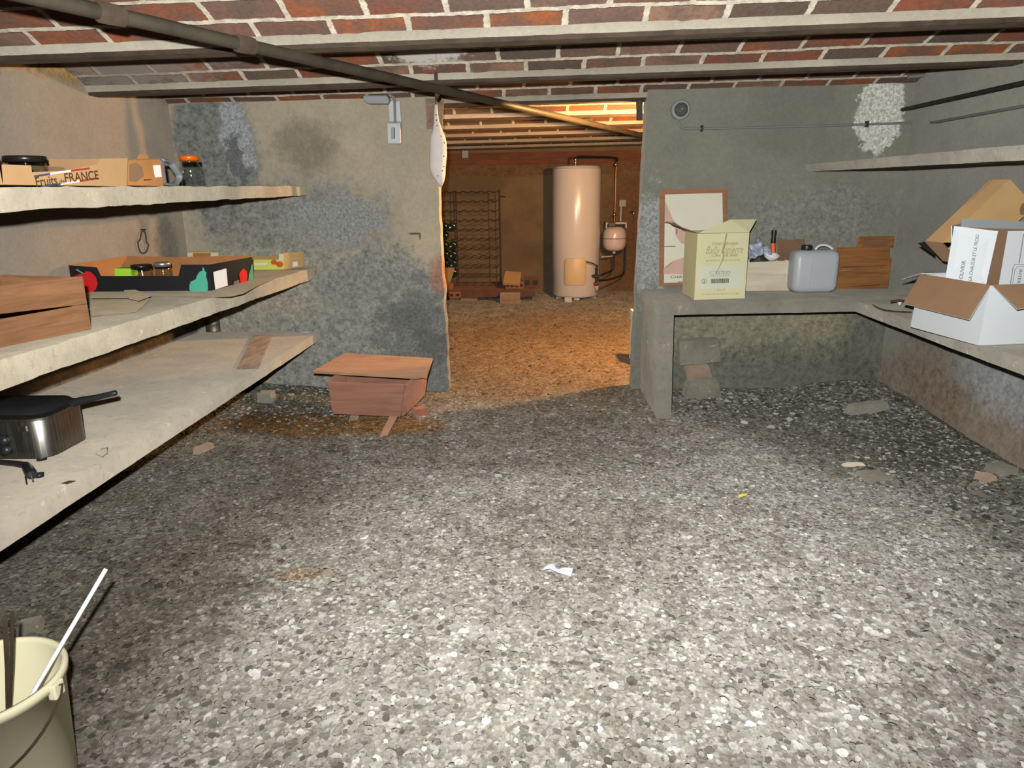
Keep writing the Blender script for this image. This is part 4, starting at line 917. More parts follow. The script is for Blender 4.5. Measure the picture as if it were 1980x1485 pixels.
ring=[cp(.17+.05*math.cos(t),.285+.036*math.sin(t))+o_ for t in[2*math.pi*i/24 for i in range(25)]]; MB().tube(ring,.0009,6).build('printed_roundel',mat_ink,wcar)
pc_([(.155,.26),(.185,.26),(.19,.285),(.175,.31),(.16,.30),(.168,.285)],mat_ink,'printed_roundel_figure')
# damaged crease of torn tape down the front
mb=MB(); cr=[(.55,.995),(.54,.93),(.535,.86),(.52,.80),(.50,.74),(.515,.68),(.51,.60),(.46,.52),(.43,.46),(.40,.40)]
mb.tube([cp(u,v) for u,v in cr],[.003,.004,.003,.0045,.0035,.003,.0025,.002,.002,.001],6); lab(mb.build('torn_crease',mat_olive,wcar),'torn crease down the front')
# white crate with odds and ends
wh=thing('low_white_crate','low whitewashed wooden box full of odds and ends behind the cream carton','crate',(1.3,4.0,BZ))
z0=BZ+.007; q0,q1=Z(1437,567,z0),Z(1527,564,z0); q1.y=q0.y=3.95; q0=V((Y(1430,566,3.95).x,3.95,z0)); q1=V((Y(1527,564,3.95).x,3.95,z0)); ht=Y(1485,506,3.95).z-z0
dpt=V((0,.15,0))
MB().panel([q0,q1,q1+V((.006,0,ht+.004)),q0+V((0,0,ht-.004))],-.01).build('front_board',mat_whitewood,wh,.0015)
MB().panel([q1+V((0,.011,0)),q1+dpt,q1+dpt+V((0,0,ht)),q1+V((.006,.011,ht))],-.01).build('side_board',mat_whitewood,wh)
MB().panel([q0+V((0,.011,0)),q0+dpt,q0+dpt+V((0,0,ht)),q0+V((0,.011,ht))],.01).build('side_board',mat_whitewood,wh)
MB().panel([q0+dpt,q1+dpt,q1+dpt+V((0,0,ht)),q0+dpt+V((0,0,ht))],.01).build('back_board',mat_whitewood,wh)
MB().box((q0.x+.012,3.962,z0),(q1.x-.012,4.09,z0+.008)).build('bottom',mat_whitewood,wh)
def lump(px,y,rx,ry,rz,label,name,mat,cat,amp=.35,seed=0,sub=3):
    iv,fc=ico(sub); c=Y(*px,y); mb=MB()
    mb.add([c+V((v.x*rx,v.y*ry,v.z*rz))*(1+amp*noise.noise(v*1.7+V((seed,0,0)))) for v in iv],fc,True); return tag(mb.build(name,mat),label,cat)
lump((1466,486),4.02,.055,.045,.05,'crumpled grey plastic film sticking out of the low white box','plastic_film',mat_foil,'bag',.8,1,4)
lump((1470,503),4.0,.05,.04,.035,'grey rag lump lying in the low white box','rag',mat_iron,'cloth',.5,5)
bw=thing('small_bowl','small white bowl lying tilted in the low white box','bowl',Y(1488,496,4.0))
MB().lathe([(0,0),(.018,0),(.034,.014),(.044,.032),(.047,.038),(.044,.038),(.033,.018),(.016,.005),(0,.004)],Y(1487,503,3.99),32,axis=(.25,-.25,1)).build('bowl_body',plain('white_ceramic',srgb(232,232,228),.3,0,.02),bw)
kn=thing('hand_tool','hand tool with orange shaft and black grip upright in the low white box','tool',Y(1495,490,4.03))
p0,p1,p2=Y(1494,498,4.03),Y(1495,470,4.03),Y(1497,445,4.03)
lab(MB().tube([p0-V((0,0,.06)),p0,p1],[.013,.0135,.014],14).build('shaft',mat_orange,kn),'orange plastic shaft')
lab(MB().tube([p1,p1*.9+p2*.1,p1*.5+p2*.5,p1*.2+p2*.8,p2],[.0135,.0145,.012,.0145,.013],14).build('grip',mat_blackpl,kn),'black grip')
kc=thing('kraft_box','crumpled brown kraft box behind the milky jerrican','box',(1.4,4.05,BZ))
K=[Y(1503,562,4.04),Y(1556,562,4.04),Y(1556,463,4.06),Y(1540,462,4.06),Y(1525,466,4.06),Y(1503,459,4.06)]
for p in K[:2]: p.z=BZ+.008
MB().panel(K,.005).build('front_face',mat_card_dk,kc); MB().panel([K[1]+V((0,.006,0)),K[1]+V((.0,.06,0)),K[2]+V((0,.045,0)),K[2]+V((0,.006,0))],.004).build('side_face',mat_card_dk,kc)
MB().panel([Y(1504,487,4.02),Y(1536,494,4.0),Y(1552,478,4.03),Y(1530,464,4.05),Y(1504,462,4.05)],.003).build('flap',mat_card_dk,kc)
# jerrican
jc=thing('jerrican','milky translucent plastic jerrican with black cap on the bench','jerrican',(1.52,3.88,BZ))
jx0,jx1=Y(1534,540,3.86).x,Y(1622,540,3.86).x; jz0=BZ+.007; jz1=Y(1580,484,3.86).z; jy0,jy1=3.85,3.99
mb=MB(); prof=[]
for poly_in,z_ in((.018,jz0),(.004,jz0+.016),(0,jz0+.035),(0,jz1-.04),(.004,jz1-.018),(.02,jz1-.002),(.035,jz1)):
    prof.append((rrect(jx0+poly_in,jx1-poly_in,jy0+poly_in,jy1-poly_in,.035),z_))
bo_=bx1; 
b_=ringloft(prof); b_.build('body',mat_jerry,jc,angle=False)
cx=Y(1560,480,3.9).x; MB().lathe([(0,-.004),(.028,-.004),(.028,.022),(.024,.026),(0,.026)],(cx,3.9,jz1),28).build('cap',mat_blackpl,jc,.001)
hp=smooth_pts([Y(1575,489,3.92),Y(1579,479,3.92),Y(1588,474,3.92),Y(1600,475,3.92),Y(1609,481,3.92),Y(1612,489,3.92)])
mb=MB().tube(hp,.007,10); lab(mb.build('handle',plain('pale_handle',srgb(206,212,204),.4),jc),'pale arched handle')
for u in(.30,): MB().tube([(jx0+(jx1-jx0)*.32,jy0-.001,jz0+.03),(jx0+(jx1-jx0)*.36,jy0-.001,jz1-.03)],.004,8).build('mould_seam',mat_jerry,jc)
# orange pine crate
oc=thing('wooden_crate','orange pine slatted crate on the bench right of the jerrican','crate',(1.85,4.05,BZ))
z0=BZ+.006; yy=4.0
def oy(u,v): p=Y(u,v,yy); return p
def oslat(pts,name='slat',t=-.008): q=[oy(*a) for a in pts]; [setattr(p,'z',max(p.z,z0)) for p in q]; return MB().panel(q,t).build(name,mat_wood,oc,.001)
oslat([(1616,556),(1718,549),(1719,519),(1618,525)]); oslat([(1617,517),(1719,513),(1721,477),(1618,479)])
oslat([(1655,478),(1722,476),(1724,456),(1660,457)],'corner_block',.03)
lab(MB().panel([oy(1663,476)-V((0,.033,0)),oy(1709,475)-V((0,.033,0)),oy(1710,459)-V((0,.033,0)),oy(1664,460)-V((0,.033,0))],-.002).build('end_grain',mat_wood_old,oc),'darker end face')
x0,x1=oy(1618,550).x,oy(1718,550).x
for xa in(x0,x1-.012):
    for za,zb2 in((z0,z0+.08),(z0+.095,z0+.17)): MB().box((xa,yy+.002,za),(xa+.012,yy+.10,zb2)).build('end_slat',mat_wood,oc)
for za,zb2 in((z0,z0+.08),(z0+.095,z0+.17)): MB().box((x0,yy+.101,za),(x1,yy+.109,zb2)).build('slat',mat_wood,oc)
MB().box((x0+.013,yy+.003,z0),(x1-.013,yy+.10,z0+.006)).build('bottom_slat',mat_wood,oc)
# ------------------------------------------------------------------ white carton group on the right shelf
zs=.6045+.003
wbx=thing('white_carton','large white shipping carton with brown lined open flaps at the right edge','carton',(1.75,2.7,zs))
C1=Z(1893,668,zs); C2=Z(1762,632,zs); C3=C1+V((.36,.05,0)); C4=C2+(C3-C1)
hh=.205
T1=V((C1.x+.012,C1.y+.006,Y(1918,553,C1.y).z)); T2=V((C2.x+.012,C2.y,T1.z)); T3=T1+(C3-C1); T4=T2+(C3-C1)
MB().panel([C2,C1,T1,T2],.004).build('side_face',mat_white,wbx)
MB().panel([C1,C3,T3,T1],-.004).build('side_face',mat_white,wbx)
MB().panel([C3,C4,T4,T3],-.004).build('side_face',mat_white,wbx)
MB().panel([C4,C2,T2,T4],-.004).build('side_face',mat_white,wbx)
MB().panel([C1+V((.005,.005,.001)),C3+V((-.005,.005,.001)),C4+V((-.005,-.005,.001)),C2+V((.005,-.005,.001))],.003).build('bottom',mat_card_dk,wbx)
def two(pts,name,l=None):
    n=(pts[1]-pts[0]).cross(pts[2]-pts[0]).normalized(); 
    if n.z<0: n=-n
    f_=MB().panel(pts,.002 if (pts[1]-pts[0]).cross(pts[2]-pts[0]).z>0 else -.002).build(name,mat_card_dk,wbx)
    g_=MB().panel([p-n*.0021 for p in pts],-.001 if (pts[1]-pts[0]).cross(pts[2]-pts[0]).z>0 else .001).build('outer_liner',mat_white,wbx)
    g_.parent=f_; g_.location=(0,0,0)
    # keep the liner in place under its flap
    off=wloc(f_)-wloc(wbx); g_.location=-off
    lab(f_,'flap folded out showing brown inside'); return f_
e1,e2=Y(1747,587,2.80),Y(1873,618,2.44)
two([T2+V((-.002,0,.002)),T1+V((-.002,0,.002)),e2,e1],'flap')
g1,g2=Y(1967,597,2.36),Y(2120,575,2.42)
two([T1+V((.004,-.002,.002)),T3+V((0,-.002,.002)),g2,g1],'flap')
g3,g4=Y(1778,526,3.0),Y(1743,541,3.02)
lab(MB().panel([T2+V((.0,.003,.002)),T2+V((.14,.003,.002)),Y(1790,527,3.06),g4],.003).build('flap',mat_white,wbx),'white flap pointing to the corner')
# inner carton standing in it
ic=thing('white_carton','smaller white carton lettered LE FROID standing inside the large white one','carton',(1.75,2.75,.62))
z_in=.63
p1_,p2_=Y(1845,437,2.76),Y(1930,447,2.70); p3_,p4_=Y(1907,549,2.68),Y(1828,537,2.72)
dn=lambda a,b,z:(a+(b-a)*((a.z-z)/(a.z-b.z)))
b3,b4=dn(p2_,p3_,z_in),p4_+V((.075,.03,z_in-p4_.z)); b3.x+=.03
MB().panel([p4_,p3_,p2_,p1_],-.003).build('front_flap',mat_white,ic)
MB().panel([b4,b3,p3_,p4_],-.003).build('front_face',mat_white,ic)
r1,r2=Y(1950,447,2.66),Y(1932,552,2.645); r3=dn(r1,r2,z_in); w2=V((.26,.03,0))
MB().panel([r3,r3+w2,r1+w2,r1],-.003).build('front_flap',mat_white,ic)
bk_=V((.12,.17,0))
lab(MB().panel([b4+V((.004,.012,0)),r3+w2+V((0,.022,0)),r1+w2+V((0,.022,-.004)),p1_+V((.004,.012,-.004))],.003).build('inner_board',mat_card_dk,ic),'brown board seen between the white flaps')
MB().panel([b4+V((0,.02,0)),b4+bk_,p1_+bk_,p1_+V((0,.02,0))],.003).build('side_face',mat_white,ic)
MB().panel([r3+w2+V((0,.03,0)),r3+w2+bk_,r1+w2+bk_,r1+w2+V((0,.03,0))],.003).build('side_face',mat_white,ic)
lab(MB().panel([b4+bk_,r3+w2+bk_,r1+w2+bk_+V((0,0,.012)),p1_+bk_+V((0,0,.02))],.003).build('back_face',mat_greypl,ic),'greyish back face')
fu=(p1_-p4_).normalized(); fr_=(p2_-p1_).normalized(); fn_=fr_.cross(fu).normalized()
def ip(u,v,y=2.70):
    # point on the front flap plane seen at u,v
    d=(fw*F+rt*(u-990)+up*(742.5-v)); o=V((0,0,CH)); t=(p1_-o).dot(fn_)/d.dot(fn_); return o+d*t
text(None,'OUVRIR',ip(1861,540)+fn_*.003,fu,-fr_,.018,mat_inkgrey,ic,width=(ip(1861,505)-ip(1854,540)).length,thick=.0012)
text(None,'LA CHALEUR ET LE FROID',ip(1878,543)+fn_*.003,fu,-fr_,.016,mat_inkgrey,ic,width=(ip(1890,456)-ip(1876,545)).length,thick=.001)
q_=r1+w2*0
def jp(u,v):
    n_=(w2.cross(r1-r3)).normalized(); d=(fw*F+rt*(u-990)+up*(742.5-v)); o=V((0,0,CH)); t=(r1-o).dot(n_)/d.dot(n_); return o+d*t-n_*0+(n_ if n_.y<0 else -n_)*.0035
MB().tube([jp(1978,452),jp(1969,509)],.0014,6).build('printed_line',mat_inkgrey,ic)
MB().tube([jp(1952,551),jp(1957,518),jp(1961,511),jp(2010,513)],.0011,6).build('printed_line',mat_inkgrey,ic)
MB().tube([jp(1956,551),jp(1961,521),jp(1966,515),jp(2010,517)],.0008,6).build('printed_line',mat_inkgrey,ic)
jr=(r3-r1).normalized(); text(None,'INTERNE',jp(1969,521),jr,w2.normalized(),.018,mat_inkgrey,ic,width=.075,thick=.0012)
# tilted tan carton against the wall
tn=thing('tan_carton','tan cardboard box standing tilted on its corner against the right wall','carton',(1.95,3.2,.62))
yt=3.0; ap=Y(1952,347,yt); lf=Y(1785,504,yt); e=(lf-ap); e.y=0; el=.42; e=e.normalized(); g=V((-e.z,0,e.x)); g=g if g.z<0 else -g
n_=V((0,1,0))
P0=ap; P1=ap+e*.335; P3=ap+g*.335; 
# keep it in front of the wall: limit the far corner
P3=ap+g*.06+V((0,-.02,0)); P2=P1+(P3-ap)
full=.50; P2=P1+g*.26; P3=ap+g*.26+V((0,-.0,0))
sh=(XR-.02)-max(P3.x,ap.x)
rotz=Matrix.Rotation(math.radians(52),3,'Z')
def rz(p): q=p-ap; return ap+rotz@q if False else p
DD=V((-.012,.105,.0))
# faces: front (towards the room), left upper edge board, inner tray boards
Fq=[ap,P1*.55+ap*.45,(P1*.55+ap*.45)+g*.20,ap+g*.20]
wall_x=XR-.012
def clampx(p):
    # swing the right part of the box forward along the wall instead of through it
    if p.x>wall_x: p=V((wall_x-.001,p.y-(p.x-wall_x)*1.6,p.z))
    return p
ap2=clampx(ap)
front=[P1, P1+g*.06, ap+e*.15+g*.06, ap+e*.15]
MB().panel([ap,ap+e*.19,ap+e*.19+g*.155,ap+g*.155],.005).build('upper_panel',mat_card_yel,tn)
MB().panel([ap+e*.19,P1,P1+g*.032,ap+e*.19+g*.032],.005).build('rim_board',mat_card_yel,tn)
MB().panel([P1,P1+g*.10,P1+g*.10-e*.03,P1-e*.03+g*.032],.005).build('rim_board',mat_card_yel,tn)
lab(MB().panel([ap+V((0,.004,0)),P1+V((0,.004,0)),P1+DD,ap+DD],.005).build('side_face',mat_card,tn),'long upper side face')
lab(MB().panel([P1+V((0,.004,0)),P1+g*.12+V((0,.004,0)),P1+g*.12+DD,P1+DD],-.005).build('side_face',mat_card_dk,tn),'short lower side face')
MB().panel([P1+DD+V((.004,-.01,0)),P1+g*.12+DD+V((0,-.01,0)),ap+e*.03+g*.14+DD+V((0,-.01,0)),ap+DD+V((0,-.01,0))],.004).build('back_face',mat_card_dk,tn)
lab(MB().panel([P1-e*.03+g*.034+V((0,.01,0)),P1-e*.155+g*.034+V((0,.01,0)),P1-e*.155+g*.052+V((0,.01,0)),P1-e*.03+g*.052+V((0,.01,0))],.003).build('inner_strip',mat_greypl,tn),'grey inner strip')
hs=Y(1978,404,yt-.008); MB().lathe([(0,0),(.012,0),(.012,.003),(0,.003)],hs,20,axis=(0,-1,0),sx=1,sy=2.0).build('hand_hole',mat_card_dk,tn)
lab(MB().panel([P1+DD+V((.0,0,-.003)),P1+DD+g*.06,P1+DD+g*.09+V((-.02,.0,0)),P1+DD+V((-.03,0,-.01))],.004).build('bottom_edge',mat_black,tn),'black bottom edge')
# sickle and scraps
sk=thing('sickle','old dark curved blade lying on the right shelf beside the white carton','sickle',Z(1740,600,.61))
P_=smooth_pts([Z(1688,589,.612),Z(1700,596,.612),(Z(1715,600,.612)),Z(1735,602,.612),Z(1762,603,.612)])
mb=MB().tube(P_,[.003+.006*min(1,i/8) for i in range(len(P_))],8)
for v in mb.v: v.z=.608+(v.z-.612)*.4+.003
mb.build('blade',mat_rust,sk)
MB().tube([Z(1722,584,.625),Z(1738,581,.635),Z(1752,583,.63)],.006,8).build('tang',mat_iron,sk)
tag(MB().panel([Z(1738,582,.625),Z(1744,584,.625),Z(1739,590,.612),Z(1734,584,.612)],.002).build('paper_scrap',mat_paper),'tiny white paper tip beside the old curved blade','litter')
# ------------------------------------------------------------------ back room
HY=8.05
hx0,hx1=Y(1068,450,HY-.0).x,Y(1160,450,HY).x; hc=(hx0+hx1)/2; hr=(hx1-hx0)/2; hz0=Y(1110,577,HY-.26).z; hz1=Y(1115,320,HY-.2).z
wh_=thing('water_heater','tall cream white cylindrical water heater standing in the back room','water heater',(hc,HY,0))
MB().lathe([(0,hz0),(hr-.02,hz0),(hr,hz0+.02),(hr,hz1-.03),(hr-.012,hz1-.006),(hr-.03,hz1),(0,hz1)],(hc,HY,0),72).build('tank',mat_enamel,wh_)
mb=MB(); mb.tube([(hc+(hr+.0005)*math.cos(t),HY+(hr+.0005)*math.sin(t),hz1-.028) for t in[2*math.pi*i/72 for i in range(73)]],.003,6); mb.build('top_seam',mat_greypl,wh_)
# access cover following the curve of the tank
def arcpanel(a0,a1,z0,z1,r0,r1,rc=.03,n=14):
    vs=[];fs=[]
    out=[]
    W=(a1-a0)*r1
    for i in range(n+1):
        u=i/n; a_=a0+(a1-a0)*u; d=min(u,1-u)*W; ins=0 if d>rc else rc-math.sqrt(max(0,rc*rc-(rc-d)**2))
        for r_ in(r0,r1):
            for z_ in(z0+ins,z1-ins): out.append((hc+r_*math.cos(a_),HY+r_*math.sin(a_),z_))
    for i in range(n):
        b=i*4; c=b+4
        fs+=[(b+2,b+3,c+3,c+2),(b+1,c+1,c+3,b+3),(b,b+2,c+2,c),]
    fs+=[(0,1,3,2),(n*4,n*4+2,n*4+3,n*4+1)]
    return MB().add(out,fs,True)
acx=math.radians(-90)+ (Y(1113,520,HY-hr).x-hc)/hr
ca=Y(1093,520,HY-hr).x; cb=Y(1133,520,HY-hr).x
a0=-math.acos((ca-hc)/hr) ; a1=-math.acos((cb-hc)/hr)
lab(arcpanel(a0,a1,Y(1113,551,HY-hr).z,Y(1113,499,HY-hr).z,hr-.005,hr+.022).build('access_cover',mat_beigepl,wh_,.004),'beige plastic access cover')
for t in(-1.57,-.3,-2.8,1.2): 
    x_,y_=hc+(hr-.06)*math.cos(t),HY+(hr-.06)*math.sin(t); MB().box((x_-.03,y_-.03,fz(x_,y_)-.02),(x_+.03,y_+.03,hz0+.002)).build('foot',mat_whitepl,wh_,.003)
tp=[V((Y(1113,320,HY).x,HY,hz1-.002)),V((Y(1113,320,HY).x,HY,hz1+.075))]
MB().tube(tp,.012,12).build('outlet_stub',mat_brass,wh_)
for z_ in(.02,.05): MB().lathe([(0,-.008),(.017,-.008),(.017,.008),(0,.008)],(tp[0].x,HY,hz1+z_),6).build('union_nut',mat_brass,wh_)
ppz=hz1+.085
pq=thing('black_pipe','black insulated pipe running over the water heater','pipe',(tp[0].x,HY,ppz))
MB().tube(smooth_pts([tp[1]+V((0,0,.0)),V((tp[0].x+.02,HY,ppz+.01)),V((tp[0].x+.15,HY+.1,ppz+.015)),V((Y(1190,302,8.3).x,8.3,ppz+.005)),V((Y(1192,306,8.35).x,8.35,ppz-.03))]),.012,10).build('tube',mat_blackpl,pq)
cpx=thing('copper_pipe','thin shiny copper pipe dropping to the expansion tank','pipe',Y(1190,400,8.38))
P_=[Y(1193,306,8.38),Y(1191,330,8.38),Y(1190,380,8.38),Y(1188,430,8.38)]; MB().tube(P_,.0055,10).build('tube',mat_copper,cpx)
for u,v in((1191,318),(1188,415)): p=Y(u,v,8.37); MB().lathe([(0,-.008),(.02,-.008),(.02,.008),(0,.008)],p,20,axis=(0,-1,0)).build('pipe_clip',mat_brass,cpx)
# expansion tank
TY=8.25; tcn=Y(1188,460,TY); tr_=(Y(1211,460,TY).x-Y(1165,460,TY).x)/2; zt,zb_=Y(1188,438,TY).z,Y(1188,485,TY).z
et=thing('expansion_tank','small white round expansion tank mounted right of the water heater','tank',(tcn.x,TY,zb_))
zm=(zt+zb_)/2; H2=(zt-zb_)/2; prf=[]
for i in range(17):
    t=-math.pi/2+math.pi*i/16; c_=math.cos(t); s_=math.sin(t); prf.append((tr_*(abs(c_)**.45),zm+H2*math.copysign(abs(s_)**.8,s_)))
prf[0]=(0.0,prf[0][1]); prf[-1]=(0.0,prf[-1][1]); MB().lathe(prf,(tcn.x,TY,0),48).build('tank_body',mat_tank,et)
MB().lathe([(tr_-.004,zm+.002),(tr_+.004,zm+.002),(tr_+.004,zm+.012),(tr_-.004,zm+.012)],(tcn.x,TY,0),48).build('seam_band',mat_greypl,et)
b0,b1=Y(1172,430,TY+.02),Y(1210,430,TY+.02)
MB().box((b0.x,TY+.0,b0.z-.02),(b1.x,TY+.03,b0.z)).build('bracket',mat_whitepl,et,.002)
for bb in(b0,b1): MB().box((bb.x-.008,TY-.02,bb.z-.06),(bb.x+.008,TY+.24,bb.z)).build('bracket_arm',mat_whitepl,et,.002)
lab(MB().box((b0.x+.02,TY-.03,b0.z-.045),(b0.x+.10,TY+.0,b0.z)).build('valve_cap',mat_blackpl,et,.004),'black valve cap')
MB().tube([(tcn.x,TY,zb_+.005),(tcn.x,TY,zb_-.03)],.018,12).build('inlet_collar',mat_whitepl,et)
p1=V((tcn.x,TY,zb_-.03)); dp=thing('connecting_pipes','dark connecting pipes from the expansion tank to the heater valves','pipe',p1)
vx=hc+hr*.86; MB().tube(smooth_pts([p1,V((p1.x,TY,.45)),V((p1.x,TY,.30)),V((p1.x-.04,TY-.04,.265)),V((vx+.04,7.95,.25))]),.010,10).build('pipe_run',mat_iron,dp)
MB().tube(smooth_pts([Y(1210,470,8.35),Y(1209,500,8.35),Y(1207,525,8.33),Y(1198,534,8.25),Y(1175,541,8.1),V((vx+.02,7.92,.20))]),.010,10).build('hose',mat_blackpl,dp)
MB().tube([Y(1162,497,8.35),Y(1186,495,8.35)],.008,8).build('pipe_stub',mat_whitepl,dp)
vg=thing('safety_valve','brass and red safety valve group low on the heater side','valve',(vx,7.88,.25))
v0=Y(1153,535,7.86); v1=Y(1153,548,7.86); v2=Y(1154,556,7.86)
MB().tube([v0+V((-.07,0,.01)),v0+V((.03,0,0))],.02,12).build('valve_body',mat_iron,vg)
MB().tube([v0+V((0,0,.1)),v0,v1],.014,12).build('riser',mat_blackpl,vg)
lab(MB().tube([v1+V((-.03,-.0,-.01)),v1+V((.02,0,.0))],.018,12).build('red_knob',plain('dull_red',srgb(110,30,22),.5),vg),'dull red knob')
lab(MB().lathe([(0,0),(.017,0),(.02,.05),(0,.05)],v2+V((0,0,-.03)),20).build('drain_funnel',mat_whitepl,vg),'white drain funnel')
MB().tube(smooth_pts([Y(1134,506,7.75),Y(1145,509,7.78),Y(1155,514,7.84),v0+V((0,0,.11))]),.006,8).build('power_lead',mat_blackpl,vg)
# electric fittings in the far room
def wallbox(u0,v0,u1,v1,label,y=YF,t=.05,name='junction_box'):
    a_,b_=Y(u0,v1,y-t),Y(u1,v0,y-t); return tag(MB().box((a_.x,y-t,a_.z),(b_.x,y+.003,b_.z)).build(name,mat_greypl,bevel=.006),label,'box')
wallbox(1197,386,1211,400,'small white junction box on the far wall above the expansion tank')
wallbox(893,288,905,306,'grey junction box high on the far wall above the wine rack')
k=thing('white_cable','white cable dropping from the junction box to the expansion tank','cable',Y(1200,415,YF-.02)); MB().tube([Y(1201,400,YF-.02),Y(1200,428,YF-.02)],.010,8).build('cable_run',mat_whitepl,k)
k=thing('white_cable','thin pale cable stretched along the far wall above the water heater','cable',Y(1000,304,YF-.02)); MB().tube([Y(864,312,YF-.02),Y(905,310,YF-.02),Y(1050,304,YF-.02),Y(1150,303,YF-.02),Y(1210,302,YF-.02)],.006,8).build('cable_run',mat_conduit,k)
k=thing('wall_tap','small chrome wall tap at the right of the far wall','tap',Y(1221,410,YF-.04)); MB().tube(smooth_pts([Y(1218,412,YF-.0),Y(1221,409,YF-.06),Y(1225,411,YF-.08),Y(1226,417,YF-.08)]),.010,10).build('spout',mat_chrome,k)
tag(MB().rough(hx(-3.1,YF-.03,1.415+.04,1.42,YF+.01,1.55+.04),.1,.004,71,4,1).build('wooden_beam',woodmat('old_beam',srgb(128,82,56),srgb(100,64,46),(1,1,10))),'long reddish wooden beam across the top of the far wall','beam')
# small rendered block behind the right jamb
tag(MB().rough(hx(.60,4.55,-.02,.66,4.75,.0),.03,.003,72).build('base_stone',mat_stone),'flat stone at the foot of the right jamb','stone')
q=Y(1222,640,4.8); q2=Y(1234,602,4.8)
tag(MB().rough(hx(q.x,4.72,fz(.6,4.8)-.02,q.x+.16,4.9,q2.z),.04,.006,73,8,1.5).build('plastered_block',plaster('block_render',srgb(200,190,168),srgb(180,170,150),[])),'pale plastered block peeping out behind the right jamb','block')
# wine rack
rk=thing('wine_rack','rusty wire wine rack standing on the low ledge in the back room','wine rack',(-.7,8.2,.12))
RY0,RY1=8.1,8.32
xa,xm,xb=Y(835,400,RY0).x,Y(878,400,RY0).x,Y(965,400,RY0).x
ztop_,zbot=Y(920,371,RY0).z,Y(920,552,RY0).z
for x_ in(xa-.35,xm,xb):
    for y_ in(RY0,RY1): MB().tube([(x_,y_,zbot-.0),(x_,y_,ztop_+.02)],.0055,8).build('post',mat_rust,rk)
NR=10
for r in range(NR+1):
    z_=ztop_-r*(ztop_-zbot)/NR
    for y_ in(RY0,RY1):
        P_=[]; n=90; L=xb-(xa-.35)
        for i in range(n+1):
            x_=xa-.35+L*i/n; P_.append((x_,y_,z_+.009*math.cos(2*math.pi*(x_-xm)/.098)))
        MB().tube(P_,.0038,6).build('wavy_wire',mat_rust,rk)
lab(MB().tube([(xb,RY0,ztop_-.05),(xb+.07,RY0,ztop_-.055)],.007,8).build('stay_hook',mat_rust,rk),'short hook sticking out sideways')
# bottles lying in it
def bottle(px,r,label):
    z_=ztop_-r*(ztop_-zbot)/NR; 
    x_=Y(px,450,RY0).x; b=thing('wine_bottle',label,'bottle',(x_,RY0-.03,z_+.038),'wine bottles lying in the rack')
    MB().lathe([(0,.012),(.02,.006),(.041,0),(.045,.006),(.045,.19),(.03,.215),(.0145,.235),(.0135,.30),(.0145,.302),(.0145,.312),(0,.312)],(x_,RY0-.03,z_+.038),28,axis=(0,1,0)).build('glass',mat_bottle_d,b); return b
first=bottle(874,4,'dark green wine bottle lying base outward in the rack, beside the left jamb')
zr0=ztop_-4*(ztop_-zbot)/NR
for r in range(4,10):
    for px in(858,874):
        if (r==4 and px==874) or (r==5 and px==874): continue
        xx=Y(px,450,RY0).x; x0_=Y(874,450,RY0).x
        dup(first,(xx-x0_,0,-(r-4)*(ztop_-zbot)/NR),first['label'])
cap=dup(first,(0,0,-.0),None); cap.location=V(first.location)+V((0,0,-2*(ztop_-zbot)/NR)); 
bpy.data.objects.remove([c for c in cap.children][0]); bpy.data.objects.remove(cap)
# ledge of hollow bricks and supports
lz0,lz1=Y(1000,577,7.75).z,Y(1000,560,7.75).z
lx0,lx1=-1.5,Y(1035,560,7.75).x
lg=thing('brick_ledge','low ledge of reddish hollow bricks carrying the wine rack','ledge',(-.6,8.0,0))
zl=zbot-.002
MB().rough(hx(lx0,7.75,zl-.085,lx1,8.46,zl),.05,.004,74,7,1.4).build('ledge_slab',mat_brickdk,lg)
for u in(868,905,985): 
    x_=Y(u,590,7.78).x; MB().rough(hx(x_-.08,7.79,-.03,x_+.10,8.1,zl-.086),.04,.004,int(u),7,1.4).build('support_block',mat_brickpale,lg)
tag(MB().rough(hx(Y(968,600,7.66).x,7.58,-.03,Y(1006,600,7.66).x,7.74,.10),.04,.004,75,7,1.4).build('stone_block',mat_brickpale),'pale square block on the ground before the brick ledge','stone')
def hollow(x,y,z,w,dd_,h,mat,label,n=5):
    t=thing('hollow_brick',label,'brick',(x+w/2,y,z)); MB().box((x,y,z),(x+w,y+dd_,z+h)).build('brick_body',mat,t,.003)
    for i in range(n): MB().box((x+w*(i+.2)/n,y-.0012,z+h*.3),(x+w*(i+.8)/n,y+.001,z+h*.75)).build('brick_hole',mat_ink,t)
    return t
xa_=Y(977,560,7.72).x; hollow(xa_,7.755,zl+.004,.20,.2,.07,mat_brick,'hollow brick with dark holes lying on the ledge under the card piece',4)
tag(MB().panel([Y(972,551,7.72),Y(1004,553,7.72),Y(1008,530,7.9),Y(977,528,7.9)],.03).build('card_piece',mat_card,bevel=.004),'tan card piece lying tilted on the hollow brick','cardboard')
hollow(Y(1012,565,7.8).x,7.80,zl+.004,.17,.18,.115,mat_brickdk,'taller dark hollow brick at the right end of the ledge',2)
tag(MB().panel([Y(846,548,7.72),Y(870,548,7.72),Y(879,521,7.9),Y(846,521,7.9)],.03).build('card_piece',mat_card,bevel=.004),'tan card piece on the ledge beside the left jamb','cardboard')
tag(MB().rough(hx(-1.1,7.78,zl+.002,Y(872,548,7.75).x,7.98,zl+.05),.04,.003,77).build('brick_piece',mat_brick),'brick under the tan card piece beside the left jamb','brick')
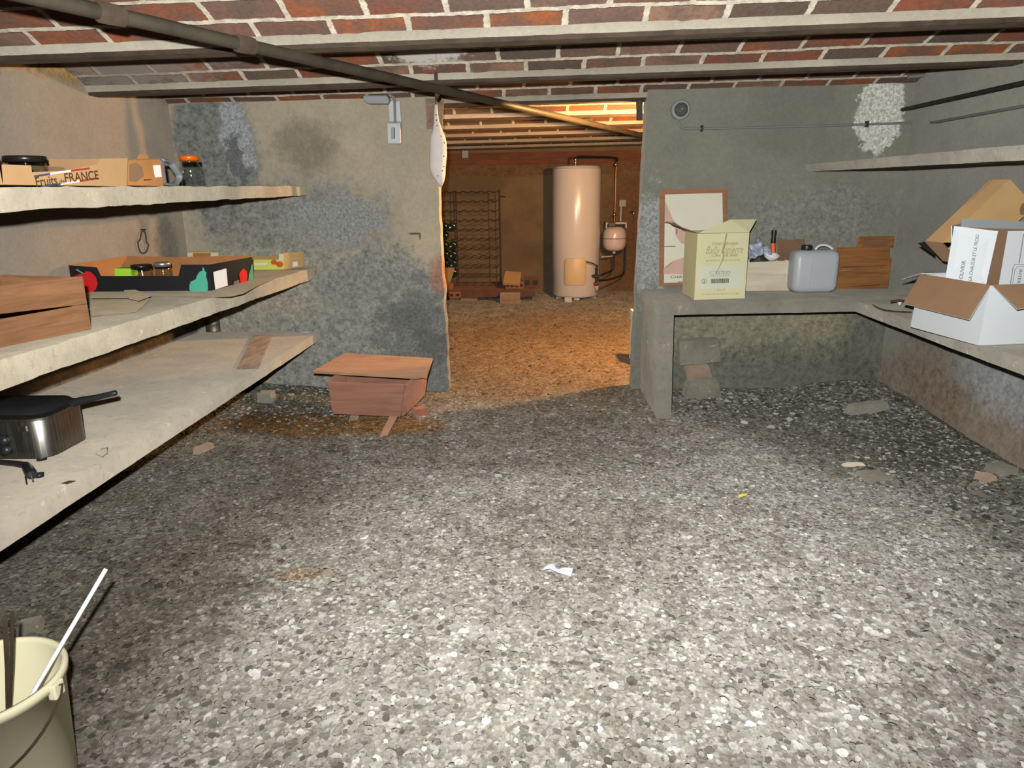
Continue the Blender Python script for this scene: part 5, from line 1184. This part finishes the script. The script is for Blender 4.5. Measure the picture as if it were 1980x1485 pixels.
hollow(Y(868,565,7.74).x,7.7,zl-.08,.13,.045,.06,mat_brick,'hollow brick end with pale mortar dabs in the ledge front',2)
tag(MB().box((Y(1091,586,7.72).x,7.66,fz(.4,7.7)-.01),(Y(1105,586,7.72).x,7.74,.05)).build('white_wedge',mat_whitepl,bevel=.004),'small white wedge before the foot of the water heater','wedge')

# the lit lamp of the back room, hung just behind the doorway wall
lb=thing('light_bulb','lit bulb hanging behind the doorway wall in the back room','lamp',(.95,4.42,1.46))
sb=NT('bulb_glow'); em=sb.n('ShaderNodeEmission'); em.inputs[0].default_value=(1,.52,.19,1); em.inputs[1].default_value=320/(39.48*.028**2)
sb.t.links.new(em.outputs[0],[n for n in sb.t.nodes if n.type=='OUTPUT_MATERIAL'][0].inputs[0])
iv,fc=ico(2); MB().add([V((.95,4.42,1.46))+v*.028 for v in iv],fc,True).build('bulb_glass',sb.m,lb)
MB().tube([(.95,4.42,1.489),(.95,4.42,1.535)],.017,14).build('socket',mat_blackpl,lb)
MB().tube([(.95,4.42,1.535),(.95,4.42,1.70)],.003,8).build('flex',mat_blackpl,lb)
# ------------------------------------------------------------------ light
def flash():
    l=bpy.data.lights.new('camera_flash','SPOT'); l.energy=610; l.spot_size=math.radians(142); l.spot_blend=1; l.shadow_soft_size=.012; l.color=(.985,.99,1)
    o=bpy.data.objects.new('camera_flash',l); C.objects.link(o); o.location=(-.035,.0,CH+.085)
    d=V((.05,1,.10)); o.rotation_euler=d.to_track_quat('-Z','Y').to_euler()
flash()
w=bpy.data.worlds.new('world'); bpy.context.scene.world=w; w.use_nodes=True
w.node_tree.nodes['Background'].inputs[0].default_value=(.8,.85,1,1); w.node_tree.nodes['Background'].inputs[1].default_value=.02
vs=bpy.context.scene.view_settings; vs.view_transform='Standard'; vs.look='None'; vs.gamma=1; vs.exposure=0; vs.use_curve_mapping=False
cy=bpy.context.scene.cycles; cy.max_bounces=7; cy.diffuse_bounces=3; cy.glossy_bounces=3; cy.transmission_bounces=5; cy.transparent_max_bounces=12
